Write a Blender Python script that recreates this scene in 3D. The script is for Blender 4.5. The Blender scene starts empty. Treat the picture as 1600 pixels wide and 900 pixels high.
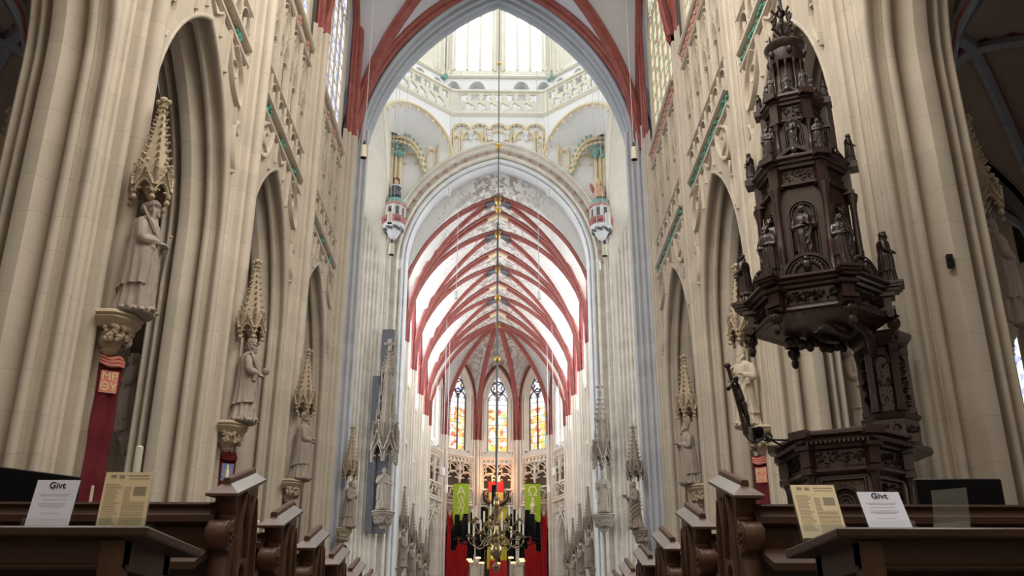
import bpy, math, random
import numpy as np
from mathutils import Matrix, Vector
random.seed(7)
S = bpy.context.scene
COL = S.collection
PI = math.pi
# ---------------------------------------------------------------- camera, sky, light, exposure
cd = bpy.data.cameras.new('camera'); cam = bpy.data.objects.new('camera', cd); COL.objects.link(cam)
cd.sensor_width = 36; cd.lens = 36*1507/1600; cd.clip_start = .05; cd.clip_end = 400
cam.location = (.15, 0, 0)
cam.rotation_euler = (math.radians(90+21.904), 0, math.radians(-.776))
S.camera = cam
S.view_settings.view_transform = 'Standard'; S.view_settings.look = 'None'
S.view_settings.gamma = 1; S.view_settings.use_curve_mapping = False
S.view_settings.exposure = 0.25
wd = bpy.data.worlds.new('overcast_sky'); S.world = wd; wd.use_nodes = True
bg = wd.node_tree.nodes['Background']; bg.inputs[0].default_value = (.86, .93, 1, 1); bg.inputs[1].default_value = .28
S.cycles.max_bounces = 8; S.cycles.diffuse_bounces = 5; S.cycles.glossy_bounces = 3
S.cycles.transparent_max_bounces = 8; S.cycles.sample_clamp_indirect = 6
S.cycles.use_denoising = True
def area(name, loc, rot, sx, sy, power, col=(1,1,1)):
    l = bpy.data.lights.new(name, 'AREA'); l.shape = 'RECTANGLE'; l.size = sx; l.size_y = sy; l.energy = power; l.color = col
    o = bpy.data.objects.new(name, l); COL.objects.link(o); o.location = loc; o.rotation_euler = [math.radians(a) for a in rot]; return o
# warm area light added behind the camera; the west wall has no window
area('west_fill_light', (0, -14, 12), (78, 0, 0), 9, 14, 300, (1, .93, .84))
# daylight falling through the lantern windows and through the choir clerestory
area('lantern_daylight', (0, 46, 47), (0, 0, 0), 13, 13, 900, (.88, .94, 1))
for sx in (-1, 1):
    area('nave_clerestory_daylight', (sx*6.1, 8, 23.5), (0, sx*62, 0), 6, 24, 5600, (1, .955, .89))
    area('transept_window_daylight', (sx*16.6, 46, 16), (0, sx*90, 0), 16, 9, 1500, (.97, .98, 1))
FLOOR = -.5

# ---------------------------------------------------------------- materials
def nd(t, ty, **k):
    n = t.nodes.new(ty)
    for a, b in k.items(): setattr(n, a, b)
    return n
MAT = {}
def mat(name, col, rough=.6, col2=None, scale=3.0, bump=0.0, bscale=25.0, joints=0.0, metal=0.0, spec=.4, emit=0.0, coat=0.0, stretch=(1,1,1), jstep=.62, blotch=0.0):
    m = bpy.data.materials.new(name); m.use_nodes = True; t = m.node_tree; b = t.nodes['Principled BSDF']; L = t.links.new
    b.inputs['Base Color'].default_value = (*col, 1); b.inputs['Roughness'].default_value = rough
    b.inputs['Metallic'].default_value = metal; b.inputs['Specular IOR Level'].default_value = spec
    b.inputs['Coat Weight'].default_value = coat; b.inputs['Coat Roughness'].default_value = .12
    if emit:
        b.inputs['Emission Color'].default_value = (*col, 1); b.inputs['Emission Strength'].default_value = emit
    tc = nd(t, 'ShaderNodeTexCoord'); mp = nd(t, 'ShaderNodeMapping'); mp.inputs['Scale'].default_value = stretch
    L(tc.outputs['Object'], mp.inputs[0])
    out = None
    if col2 is not None:
        n = nd(t, 'ShaderNodeTexNoise'); n.inputs['Scale'].default_value = scale; n.inputs['Detail'].default_value = 6; n.inputs['Roughness'].default_value = .65
        L(mp.outputs[0], n.inputs['Vector'])
        r = nd(t, 'ShaderNodeMapRange'); r.inputs[1].default_value = .32; r.inputs[2].default_value = .68
        L(n.outputs['Fac'], r.inputs[0])
        mx = nd(t, 'ShaderNodeMix', data_type='RGBA'); L(r.outputs[0], mx.inputs[0])
        mx.inputs[6].default_value = (*col, 1); mx.inputs[7].default_value = (*col2, 1)
        out = mx.outputs[2]
    if joints:
        sp = nd(t, 'ShaderNodeSeparateXYZ'); L(tc.outputs['Object'], sp.inputs[0])
        n2 = nd(t, 'ShaderNodeTexNoise'); n2.inputs['Scale'].default_value = .9; L(tc.outputs['Object'], n2.inputs['Vector'])
        a = nd(t, 'ShaderNodeMath', operation='MULTIPLY_ADD'); L(n2.outputs['Fac'], a.inputs[0]); a.inputs[1].default_value = .5; L(sp.outputs[2], a.inputs[2])
        d = nd(t, 'ShaderNodeMath', operation='DIVIDE'); L(a.outputs[0], d.inputs[0]); d.inputs[1].default_value = jstep
        f = nd(t, 'ShaderNodeMath', operation='FRACT'); L(d.outputs[0], f.inputs[0])
        lt = nd(t, 'ShaderNodeMath', operation='LESS_THAN'); L(f.outputs[0], lt.inputs[0]); lt.inputs[1].default_value = .018
        # each course has a slightly different tone
        fl = nd(t, 'ShaderNodeMath', operation='FLOOR'); L(d.outputs[0], fl.inputs[0])
        wn = nd(t, 'ShaderNodeTexWhiteNoise', noise_dimensions='1D'); L(fl.outputs[0], wn.inputs['W'])
        v = nd(t, 'ShaderNodeMath', operation='MULTIPLY_ADD'); L(wn.outputs['Value'], v.inputs[0]); v.inputs[1].default_value = .10; v.inputs[2].default_value = .95
        j = nd(t, 'ShaderNodeMath', operation='MULTIPLY_ADD'); L(lt.outputs[0], j.inputs[0]); j.inputs[1].default_value = -joints; L(v.outputs[0], j.inputs[2])
        hs = nd(t, 'ShaderNodeHueSaturation'); L(j.outputs[0], hs.inputs['Value'])
        if out: L(out, hs.inputs['Color'])
        else: hs.inputs['Color'].default_value = (*col, 1)
        out = hs.outputs[0]
    if out: L(out, b.inputs['Base Color'])
    if bump:
        n3 = nd(t, 'ShaderNodeTexNoise'); n3.inputs['Scale'].default_value = bscale; n3.inputs['Detail'].default_value = 5
        L(mp.outputs[0], n3.inputs['Vector'])
        bp = nd(t, 'ShaderNodeBump'); bp.inputs['Strength'].default_value = bump; bp.inputs['Distance'].default_value = .02
        L(n3.outputs['Fac'], bp.inputs['Height']); L(bp.outputs[0], b.inputs['Normal'])
    MAT[name] = m; return m
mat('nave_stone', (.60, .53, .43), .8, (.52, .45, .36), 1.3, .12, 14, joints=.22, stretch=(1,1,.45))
mat('shaded_stone', (.42, .355, .275), .8, (.36, .30, .23), 1.3, .12, 14, joints=.2, stretch=(1,1,.45))  # nave stone darkened: the dimness of aisles and passages put into the colour
mat('pale_stone', (.78, .74, .66), .8, (.62, .57, .49), 1.6, .1, 16, joints=.15)
mat('choir_stone', (.86, .82, .74), .8, (.72, .66, .57), 1.2, .08, 16, joints=.12, stretch=(1,1,.3))
mat('grey_stone', (.45, .49, .54), .75, (.39, .43, .475), 1.5, .08, 16, joints=.15)
mat('crossing_stone', (.74, .75, .76), .75, (.68, .69, .71), 1.2, .06, 16, joints=.1)
mat('crossing_pier_stone', (.58, .60, .635), .75, (.51, .53, .565), 1.2, .06, 16, joints=.12)
mat('cream_stone', (.76, .73, .64), .75, (.70, .66, .55), 2.0, .06, 16)
mat('gold_stone', (.72, .58, .36), .6, (.78, .68, .48), 4.0, .1, 20)
mat('white_plaster', (.86, .87, .88), .9, (.82, .82, .83), .8, .04, 8)
mat('nave_vault_plaster', (.60, .61, .65), .9, (.55, .56, .60), .8, .04, 8)
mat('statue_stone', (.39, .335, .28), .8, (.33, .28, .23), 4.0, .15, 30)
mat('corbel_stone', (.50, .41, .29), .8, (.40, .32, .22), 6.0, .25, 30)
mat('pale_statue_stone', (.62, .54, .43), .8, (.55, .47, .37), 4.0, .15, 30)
mat('slate', (.085, .09, .105), .55, (.13, .135, .15), 5.0, .2, 20)
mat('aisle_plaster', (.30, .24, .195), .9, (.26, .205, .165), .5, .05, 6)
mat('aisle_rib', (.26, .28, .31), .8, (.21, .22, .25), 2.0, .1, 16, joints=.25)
mat('red_paint', (.27, .062, .055), .7, (.34, .12, .10), 2.5, .08, 20, joints=.12)
mat('deep_red_paint', (.22, .04, .05), .7, (.27, .07, .07), 2.5)
mat('green_leaf', (.05, .22, .15), .6, (.10, .32, .26), 9.0, .3, 30)
mat('rose_flower', (.42, .16, .14), .7, (.55, .33, .28), 9.0)
mat('gold', (.75, .50, .16), .35, (.60, .36, .10), 8.0, metal=.8)
mat('oak', (.10, .043, .020), .42, (.065, .026, .011), 2.2, .12, 40, stretch=(9,9,1), spec=.3, coat=.08)
mat('oak_board', (.056, .024, .011), .42, (.036, .014, .006), 2.2, .12, 40, stretch=(1,9,9), spec=.3, coat=.08)
mat('oak_cap', (.07, .035, .022), .2, (.05, .025, .015), 2.2, .03, 40, stretch=(9,1,9), spec=.8, coat=1.0)
mat('pulpit_oak', (.055, .022, .015), .36, (.032, .012, .009), 3.0, .15, 40, stretch=(6,6,1), spec=.55, coat=.3)
mat('pulpit_figure', (.036, .016, .012), .33, (.021, .010, .007), 6.0, .2, 40, spec=.4, coat=.12)
mat('pulpit_gilt', (.30, .17, .04), .4, (.20, .10, .03), 8.0, metal=.5)
mat('black', (.005, .005, .006), .4, spec=.12)
mat('arch_shade_black', (.012, .012, .013), .9)  # flat black for the shade inside the apse arches
mat('iron', (.02, .02, .022), .5, metal=.4)
mat('white_paper', (.64, .66, .78), .6, (.61, .63, .75), 3)
mat('yellow_paper', (.76, .65, .42), .7, (.72, .61, .39), 3)
mat('print_grey', (.30, .26, .20), .7)
mat('print_pale', (.52, .52, .58), .7)
mat('ink', (.02, .02, .03), .6)
mat('red_velvet', (.17, .006, .014), .8, (.09, .003, .007), 30.0, .5, 90)
mat('pink_patch', (.62, .20, .17), .7, (.70, .30, .22), 12)
mat('patch_gold', (.80, .62, .30), .5)
mat('patch_blue', (.10, .14, .30), .7, (.25, .30, .45), 20)
mat('green_cloth', (.36, .52, .03), .8, (.33, .47, .03), 8)
mat('cream_applique', (.85, .74, .48), .7)
mat('red_cloth', (.55, .015, .02), .7, (.42, .01, .015), 3, stretch=(6,6,.4))
mat('yellow_cloth', (.72, .62, .03), .7, (.62, .50, .02), 6)
mat('brass', (.46, .36, .20), .2, (.34, .25, .13), 4, metal=1.0)
mat('candle_wax', (.80, .77, .62), .5)
mat('white_metal', (.75, .76, .74), .45)
mat('ivory_metal', (.70, .66, .50), .45)
mat('wire', (.10, .11, .12), .5, metal=.3)
mat('pale_wire', (.55, .56, .58), .5)
mat('floor_stone', (.16, .15, .14), .5, (.11, .10, .10), 2.0, .05, 10)
mat('turquoise_paint', (.13, .32, .28), .6, (.24, .45, .40), 6)
mat('pink_paint', (.36, .12, .115), .7, (.42, .17, .16), 6)
mat('flesh_paint', (.62, .38, .24), .7)
mat('dark_hair_paint', (.10, .07, .06), .7)
mat('book_edge', (.60, .52, .40), .8)
mat('lamp_glow', (1, .62, .25), .5, emit=2.2)
mat('candle_glow', (1, .35, .12), .5, emit=8)

def glass_pane(name, strength, kind):
    """a leaded window lit from outside: the daylight comes through the coloured quarries"""
    m = bpy.data.materials.new(name); m.use_nodes = True; t = m.node_tree; L = t.links.new; t.nodes.clear()
    out = nd(t, 'ShaderNodeOutputMaterial'); em = nd(t, 'ShaderNodeEmission'); L(em.outputs[0], out.inputs[0])
    em.inputs[1].default_value = strength
    tc = nd(t, 'ShaderNodeTexCoord'); sp = nd(t, 'ShaderNodeSeparateXYZ'); L(tc.outputs['Object'], sp.inputs[0])
    if kind == 'white':
        n = nd(t, 'ShaderNodeTexNoise'); n.inputs['Scale'].default_value = 2.2; L(tc.outputs['Object'], n.inputs[0])
        r = nd(t, 'ShaderNodeValToRGB'); e = r.color_ramp.elements; e[0].position = .3; e[0].color = (.86, .93, 1, 1); e[1].position = .7; e[1].color = (1, 1, 1, 1)
        L(n.outputs['Fac'], r.inputs[0]); L(r.outputs[0], em.inputs[0])
    elif kind == 'border':
        # pale quarries with strips of small coloured glass
        v = nd(t, 'ShaderNodeTexVoronoi'); v.inputs['Scale'].default_value = 7; L(tc.outputs['Object'], v.inputs[0])
        r = nd(t, 'ShaderNodeValToRGB'); r.color_ramp.interpolation = 'CONSTANT'; e = r.color_ramp.elements
        e[0].position = 0; e[0].color = (.9, .92, 1, 1); e[1].position = .45; e[1].color = (.55, .6, .95, 1)
        for p, c in ((.62, (1, .9, .75, 1)), (.8, (.25, .3, .55, 1)), (.9, (.95, .95, 1, 1))):
            x = e.new(p); x.color = c
        sc = nd(t, 'ShaderNodeSeparateColor'); L(v.outputs['Color'], sc.inputs[0]); L(sc.outputs[0], r.inputs[0]); L(r.outputs[0], em.inputs[0])
    elif kind == 'cream':
        v = nd(t, 'ShaderNodeTexVoronoi'); v.inputs['Scale'].default_value = 7; L(tc.outputs['Object'], v.inputs[0])
        r = nd(t, 'ShaderNodeValToRGB'); r.color_ramp.interpolation = 'CONSTANT'; e = r.color_ramp.elements
        e[0].position = 0; e[0].color = (1, .93, .62, 1); e[1].position = .6; e[1].color = (.25, .55, .38, 1)
        for p, c in ((.7, (1, .95, .72, 1)), (.88, (.6, .12, .1, 1)), (.92, (1, .9, .6, 1))):
            x = e.new(p); x.color = c
        sc = nd(t, 'ShaderNodeSeparateColor'); L(v.outputs['Color'], sc.inputs[0]); L(sc.outputs[0], r.inputs[0]); L(r.outputs[0], em.inputs[0])
    else:
        # figured stained glass: warm figures below, pale quarries above
        mp = nd(t, 'ShaderNodeMapping'); mp.inputs['Scale'].default_value = (3.8, 3.8, 2.8); L(tc.outputs['Object'], mp.inputs[0])
        v = nd(t, 'ShaderNodeTexVoronoi'); v.inputs['Scale'].default_value = 1.0; L(mp.outputs[0], v.inputs[0])
        sc = nd(t, 'ShaderNodeSeparateColor'); L(v.outputs['Color'], sc.inputs[0])
        r = nd(t, 'ShaderNodeValToRGB'); r.color_ramp.interpolation = 'CONSTANT'; e = r.color_ramp.elements
        e[0].position = 0; e[0].color = (1, .55, .14, 1); e[1].position = .22; e[1].color = (1, .82, .42, 1)
        for p, c in ((.42, (.95, .24, .12, 1)), (.52, (1, .88, .68, 1)), (.72, (.40, .70, .42, 1)), (.78, (1, .50, .26, 1)), (.88, (.62, .66, .95, 1)), (.92, (1, .95, .9, 1))):
            x = e.new(p); x.color = c
        L(sc.outputs[0], r.inputs[0])
        mp2 = nd(t, 'ShaderNodeMapping'); mp2.inputs['Scale'].default_value = (8, 8, 8); L(tc.outputs['Object'], mp2.inputs[0])
        v2 = nd(t, 'ShaderNodeTexVoronoi'); v2.inputs['Scale'].default_value = 1.0; L(mp2.outputs[0], v2.inputs[0])
        sc2 = nd(t, 'ShaderNodeSeparateColor'); L(v2.outputs['Color'], sc2.inputs[0])
        r2 = nd(t, 'ShaderNodeValToRGB'); r2.color_ramp.interpolation = 'CONSTANT'; e = r2.color_ramp.elements
        e[0].position = 0; e[0].color = (.95, .92, 1, 1); e[1].position = .6; e[1].color = (1, .82, .88, 1)
        for p, c in ((.78, (.78, .84, 1, 1)), (.9, (.95, .45, .42, 1)), (.94, (1, .95, .9, 1))):
            x = e.new(p); x.color = c
        L(sc2.outputs[0], r2.inputs[0])
        # tracery lights above the springing are coloured again
        r3 = nd(t, 'ShaderNodeValToRGB'); r3.color_ramp.interpolation = 'CONSTANT'; e = r3.color_ramp.elements
        e[0].position = 0; e[0].color = (.45, .55, 1, 1); e[1].position = .3; e[1].color = (1, .97, .95, 1)
        for p, c in ((.55, (1, .62, .25, 1)), (.72, (.95, .3, .2, 1)), (.82, (.9, .92, 1, 1))):
            x = e.new(p); x.color = c
        L(sc2.outputs[1], r3.inputs[0])
        def step(z0):
            g = nd(t, 'ShaderNodeMath', operation='GREATER_THAN'); L(sp.outputs[2], g.inputs[0]); g.inputs[1].default_value = z0; return g
        a = step(22.75); b = step(24.1)
        m1 = nd(t, 'ShaderNodeMix', data_type='RGBA'); L(a.outputs[0], m1.inputs[0]); L(r.outputs[0], m1.inputs[6]); L(r2.outputs[0], m1.inputs[7])
        m2 = nd(t, 'ShaderNodeMix', data_type='RGBA'); L(b.outputs[0], m2.inputs[0]); L(m1.outputs[2], m2.inputs[6]); L(r3.outputs[0], m2.inputs[7])
        L(m2.outputs[2], em.inputs[0])
    MAT[name] = m
glass_pane('lantern_glass', 4.2, 'white'); glass_pane('clear_glass', 1.3, 'white'); glass_pane('choir_glass', 5.6, 'white'); glass_pane('clerestory_glass', 1.0, 'border')
glass_pane('cream_glass', .75, 'cream'); glass_pane('stained_glass', 1.3, 'stained')
def acrylic():
    m = bpy.data.materials.new('acrylic'); m.use_nodes = True; t = m.node_tree; t.nodes.clear(); L = t.links.new
    o = nd(t, 'ShaderNodeOutputMaterial'); mx = nd(t, 'ShaderNodeMixShader'); tr = nd(t, 'ShaderNodeBsdfTransparent'); gl = nd(t, 'ShaderNodeBsdfGlossy')
    gl.inputs['Roughness'].default_value = .12; gl.inputs[0].default_value = (.8, .85, .9, 1); mx.inputs[0].default_value = .05
    tr.inputs[0].default_value = (.93, .95, .95, 1); L(tr.outputs[0], mx.inputs[1]); L(gl.outputs[0], mx.inputs[2]); L(mx.outputs[0], o.inputs[0]); MAT['acrylic'] = m
acrylic()
def vault_mat():
    """white plaster cells with brown painted tendrils and flowers growing out from the crown"""
    m = mat('vault_plaster', (.70, .68, .655), .9); t = m.node_tree; b = t.nodes['Principled BSDF']; L = t.links.new
    tc = nd(t, 'ShaderNodeTexCoord'); sp = nd(t, 'ShaderNodeSeparateXYZ'); L(tc.outputs['Object'], sp.inputs[0])
    n = nd(t, 'ShaderNodeTexNoise'); n.inputs['Scale'].default_value = .9; n.inputs['Detail'].default_value = 3; n.inputs['Distortion'].default_value = 2.5; L(tc.outputs['Object'], n.inputs[0])
    f = nd(t, 'ShaderNodeMath', operation='SUBTRACT'); L(n.outputs['Fac'], f.inputs[0]); f.inputs[1].default_value = .5
    ab = nd(t, 'ShaderNodeMath', operation='ABSOLUTE'); L(f.outputs[0], ab.inputs[0])
    lt = nd(t, 'ShaderNodeMath', operation='LESS_THAN'); L(ab.outputs[0], lt.inputs[0]); lt.inputs[1].default_value = .010
    n2 = nd(t, 'ShaderNodeTexNoise'); n2.inputs['Scale'].default_value = 2.4; n2.inputs['Detail'].default_value = 5; n2.inputs['Distortion'].default_value = 1.0; L(tc.outputs['Object'], n2.inputs[0])
    g2 = nd(t, 'ShaderNodeMath', operation='GREATER_THAN'); L(n2.outputs['Fac'], g2.inputs[0]); g2.inputs[1].default_value = .50
    # density by distance from the crown line: painted zone ends about four metres out
    ax = nd(t, 'ShaderNodeMath', operation='ABSOLUTE'); L(sp.outputs[0], ax.inputs[0])
    m1 = nd(t, 'ShaderNodeMapRange'); L(ax.outputs[0], m1.inputs[0]); m1.inputs[1].default_value = 1.2; m1.inputs[2].default_value = 3.2; m1.inputs[3].default_value = .8; m1.inputs[4].default_value = 0
    m2 = nd(t, 'ShaderNodeMapRange'); L(ax.outputs[0], m2.inputs[0]); m2.inputs[1].default_value = 3.6; m2.inputs[2].default_value = 4.4; m2.inputs[3].default_value = .5; m2.inputs[4].default_value = 0
    a = nd(t, 'ShaderNodeMath', operation='MULTIPLY'); L(g2.outputs[0], a.inputs[0]); L(m1.outputs[0], a.inputs[1])
    c = nd(t, 'ShaderNodeMath', operation='MULTIPLY'); L(lt.outputs[0], c.inputs[0]); L(m2.outputs[0], c.inputs[1])
    mx = nd(t, 'ShaderNodeMath', operation='MAXIMUM'); L(a.outputs[0], mx.inputs[0]); L(c.outputs[0], mx.inputs[1])
    mc = nd(t, 'ShaderNodeMix', data_type='RGBA'); L(mx.outputs[0], mc.inputs[0]); mc.inputs[6].default_value = (.70, .68, .655, 1); mc.inputs[7].default_value = (.30, .24, .20, 1)
    L(mc.outputs[2], b.inputs['Base Color'])
vault_mat()

# ---------------------------------------------------------------- mesh builder
def Tr(x=0, y=0, z=0): 
    m = np.eye(4); m[:3, 3] = (x, y, z); return m
def Rz(a):
    m = np.eye(4); c, s = math.cos(a), math.sin(a); m[:2, :2] = ((c, -s), (s, c)); return m
def Rx(a):
    m = np.eye(4); c, s = math.cos(a), math.sin(a); m[1:3, 1:3] = ((c, -s), (s, c)); return m
def Ry(a):
    m = np.eye(4); c, s = math.cos(a), math.sin(a); m[0, 0] = c; m[0, 2] = s; m[2, 0] = -s; m[2, 2] = c; return m
def Sc(x, y=None, z=None):
    y = x if y is None else y; z = x if z is None else z
    return np.diag([x, y, z, 1.0])
class M:
    def __init__(s, T=None): s.v = []; s.f = []; s.n = 0; s.T = np.eye(4) if T is None else np.array(T, float)
    def add(s, V, F):
        V = np.asarray(V, float).reshape(-1, 3); V = V @ s.T[:3, :3].T + s.T[:3, 3]
        fl = np.linalg.det(s.T[:3, :3]) < 0
        for f in F:
            g = [i + s.n for i in f]
            s.f.append(g[::-1] if fl else g)
        s.v.append(V); s.n += len(V)
    def box(s, x0, x1, y0, y1, z0, z1):
        s.add([(x0,y0,z0),(x1,y0,z0),(x1,y1,z0),(x0,y1,z0),(x0,y0,z1),(x1,y0,z1),(x1,y1,z1),(x0,y1,z1)],
              [(3,2,1,0),(4,5,6,7),(0,1,5,4),(1,2,6,5),(2,3,7,6),(3,0,4,7)])
    def bbox(s, x0, x1, y0, y1, z0, z1, b=.01):
        """box with chamfered edges"""
        pr = [(x0+b,y0),(x1-b,y0),(x1,y0+b),(x1,y1-b),(x1-b,y1),(x0+b,y1),(x0,y1-b),(x0,y0+b)]
        cx, cy = (x0+x1)/2, (y0+y1)/2
        inn = [(x + (b if x < cx else -b)*.8, y + (b if y < cy else -b)*.8) for x, y in pr]
        s.loft([[(x,y,z0) for x,y in inn],[(x,y,z0+b) for x,y in pr],[(x,y,z1-b) for x,y in pr],[(x,y,z1) for x,y in inn]])
    def loft(s, rings, close=True, caps=True):
        n = len(rings[0]); V = [p for r in rings for p in r]; F = []
        for i in range(len(rings)-1):
            for j in range(n if close else n-1):
                k = (j+1) % n; F.append((i*n+j, i*n+k, (i+1)*n+k, (i+1)*n+j))
        if caps and close:
            F.append(tuple(range(n))[::-1]); F.append(tuple(range((len(rings)-1)*n, len(rings)*n)))
        s.add(V, F)
    def prism(s, poly, z0, z1): s.loft([[(x,y,z0) for x,y in poly], [(x,y,z1) for x,y in poly]])
    def strip(s, pts, z0, z1):
        """open vertical sheet following a plan polyline"""
        s.loft([[(x,y,z0) for x,y in pts], [(x,y,z1) for x,y in pts]], close=False)
    def lathe(s, prof, n=16, c=(0,0,0), a0=0, a1=2*PI, rot=0):
        full = abs(a1-a0-2*PI) < 1e-6; k = n if full else n+1; rings = []
        for r, z in prof:
            rings.append([(c[0]+r*math.cos(rot+a0+(a1-a0)*i/n), c[1]+r*math.sin(rot+a0+(a1-a0)*i/n), c[2]+z) for i in range(k)])
        s.loft(rings, close=full, caps=full)
    def ball(s, c, r, nu=8, nv=5):
        if not hasattr(r, '__len__'): r = (r, r, r)
        V = [(c[0],c[1],c[2]-r[2])]; F = []
        for j in range(1, nv):
            t = -PI/2 + PI*j/nv
            for i in range(nu):
                a = 2*PI*i/nu; V.append((c[0]+r[0]*math.cos(t)*math.cos(a), c[1]+r[1]*math.cos(t)*math.sin(a), c[2]+r[2]*math.sin(t)))
        V.append((c[0],c[1],c[2]+r[2])); e = len(V)-1
        for i in range(nu):
            k = (i+1) % nu; F.append((0, 1+k, 1+i)); F.append((e, e-nu+i, e-nu+k))
            for j in range(nv-2): F.append((1+j*nu+i, 1+j*nu+k, 1+(j+1)*nu+k, 1+(j+1)*nu+i))
        s.add(V, F)
    def tube(s, path, r, n=6, caps=True):
        P = [np.array(p, float) for p in path]; m = len(P); R = r if hasattr(r, '__len__') else [r]*m
        up = None; rings = []
        for i in range(m):
            t = P[min(i+1,m-1)] - P[max(i-1,0)]; t = t/(np.linalg.norm(t)+1e-9)
            if up is None:
                up = np.array((0,0,1.)) if abs(t[2]) < .9 else np.array((1.,0,0))
            u = up - t*np.dot(up,t); u /= np.linalg.norm(u)+1e-9; up = u; w = np.cross(t,u)
            rings.append([tuple(P[i] + R[i]*(math.cos(2*PI*k/n)*u + math.sin(2*PI*k/n)*w)) for k in range(n)])
        s.loft(rings, caps=caps)
    def bar(s, path, nrm, w, d, taper=.45, closed=False):
        """moulded bar swept along a path lying in a plane; it stands out by d along nrm"""
        P = [np.array(p, float) for p in path]; m = len(P); nr = np.array(nrm, float); nr /= np.linalg.norm(nr); rings = []
        for i in range(m):
            if closed: a, b = P[i-1], P[(i+1) % m]
            else: a, b = P[max(i-1,0)], P[min(i+1,m-1)]
            t = b-a; t /= np.linalg.norm(t)+1e-9; q = np.cross(nr, t)
            rings.append([tuple(P[i]+q*w/2), tuple(P[i]+q*w/2+nr*d*.45), tuple(P[i]+q*w/2*taper+nr*d), tuple(P[i]-q*w/2*taper+nr*d), tuple(P[i]-q*w/2+nr*d*.45), tuple(P[i]-q*w/2)])
        if closed: rings.append(rings[0])
        s.loft(rings, caps=not closed)
    def grid(s, P):
        n = len(P[0]); s.add([p for r in P for p in r], [(i*n+j, i*n+j+1, (i+1)*n+j+1, (i+1)*n+j) for i in range(len(P)-1) for j in range(n-1)])
    def mesh(s, name):
        me = bpy.data.meshes.new(name); V = np.concatenate(s.v) if s.v else np.zeros((0,3))
        me.from_pydata([tuple(p) for p in V], [], s.f); me.update(); return me
def obj(name, m, material, parent=None, ang=38, **props):
    me = m.mesh(name) if isinstance(m, M) else m
    if material and len(me.materials) == 0: me.materials.append(MAT[material])
    if isinstance(m, M):
        me.polygons.foreach_set('use_smooth', [True]*len(me.polygons)); me.set_sharp_from_angle(angle=math.radians(ang))
    o = bpy.data.objects.new(name, me); COL.objects.link(o)
    if parent is not None: o.parent = parent
    for k, v in props.items(): o[k] = v
    return o
def cut(m): m.__dict__.setdefault('cuts', []).append((len(m.v), len(m.f), m.n))
def obj_split(name, m, material, parent):
    cs = m.cuts + [(len(m.v), len(m.f), m.n)]
    for (v0, f0, n0), (v1, f1, n1) in zip(cs, cs[1:]):
        if f1 > f0:
            p = M(); p.v = m.v[v0:v1]; p.f = [[i-n0 for i in f] for f in m.f[f0:f1]]; p.n = n1-n0; obj(name, p, material, parent)
def struct(name, m, material, parent=None, label=None, ang=38):
    o = obj(name, m, material, parent, ang)
    if parent is None: o['kind'] = 'structure'
    if label: o['label'] = label
    return o
def thing(name, label, cat, loc=(0,0,0), rz=0, group=None, sc=1):
    o = bpy.data.objects.new(name, None); COL.objects.link(o); o.empty_display_size = .2
    o.location = loc; o.rotation_euler = (0,0,rz); o.scale = (sc,sc,sc); o['label'] = label; o['category'] = cat
    if group: o['group'] = group
    return o
def tag(o, label, cat, group=None):
    o['label'] = label; o['category'] = cat
    if group: o['group'] = group
    return o
def copy_thing(root, loc, rz=None, label=None, sc=None):
    r = root.copy(); COL.objects.link(r); r.location = loc
    if rz is not None: r.rotation_euler = (0,0,rz)
    if sc: r.scale = (sc,sc,sc)
    if label: r['label'] = label
    for ch in list(root.children):
        c = ch.copy(); COL.objects.link(c); c.parent = r
        for g in list(ch.children):
            d = g.copy(); COL.objects.link(d); d.parent = c
    return r
def smoothp(pts, n=6):
    """Catmull-Rom through points"""
    P = [np.array(p, float) for p in pts]; P = [2*P[0]-P[1]] + P + [2*P[-1]-P[-2]]; out = []
    for i in range(1, len(P)-2):
        for k in range(n):
            t = k/n; a, b, c, d = P[i-1:i+3]
            out.append(tuple(.5*((2*b)+(-a+c)*t+(2*a-5*b+4*c-d)*t*t+(-a+3*b-3*c+d)*t**3)))
    out.append(tuple(P[-2])); return out
def pointed(a, zs, za, d=0.0, n=10):
    """left-to-right pointed arch of half span a, springing zs, apex za, inset by d"""
    h = za-zs; R = (h*h+a*a)/(2*a); off = R-a; r = R-d; th = math.acos(max(-1,min(1,off/r))); pts = []
    for i in range(n+1):
        t = th*i/n; pts.append((-(-off + r*math.cos(t)), zs + r*math.sin(t)))
    return pts + [(-x, z) for x, z in pts[-2::-1]]

def curve_panel(outer, holes, half, bev):
    c = bpy.data.curves.new('p', 'CURVE'); c.dimensions = '2D'; c.fill_mode = 'BOTH'; c.extrude = half; c.bevel_depth = bev; c.bevel_resolution = 1
    for pts in [outer]+holes:
        s_ = c.splines.new('POLY'); s_.points.add(len(pts)-1)
        for p, (x, y) in zip(s_.points, pts): p.co = (x, y, 0, 1)
        s_.use_cyclic_u = True
    o = bpy.data.objects.new('p', c); COL.objects.link(o); bpy.context.view_layer.update()
    me = bpy.data.meshes.new_from_object(o.evaluated_get(bpy.context.evaluated_depsgraph_get())); bpy.data.objects.remove(o); bpy.data.curves.remove(c); return me

MAT['oak_cap'].node_tree.nodes['Principled BSDF'].inputs['Coat IOR'].default_value = 1.75
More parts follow.
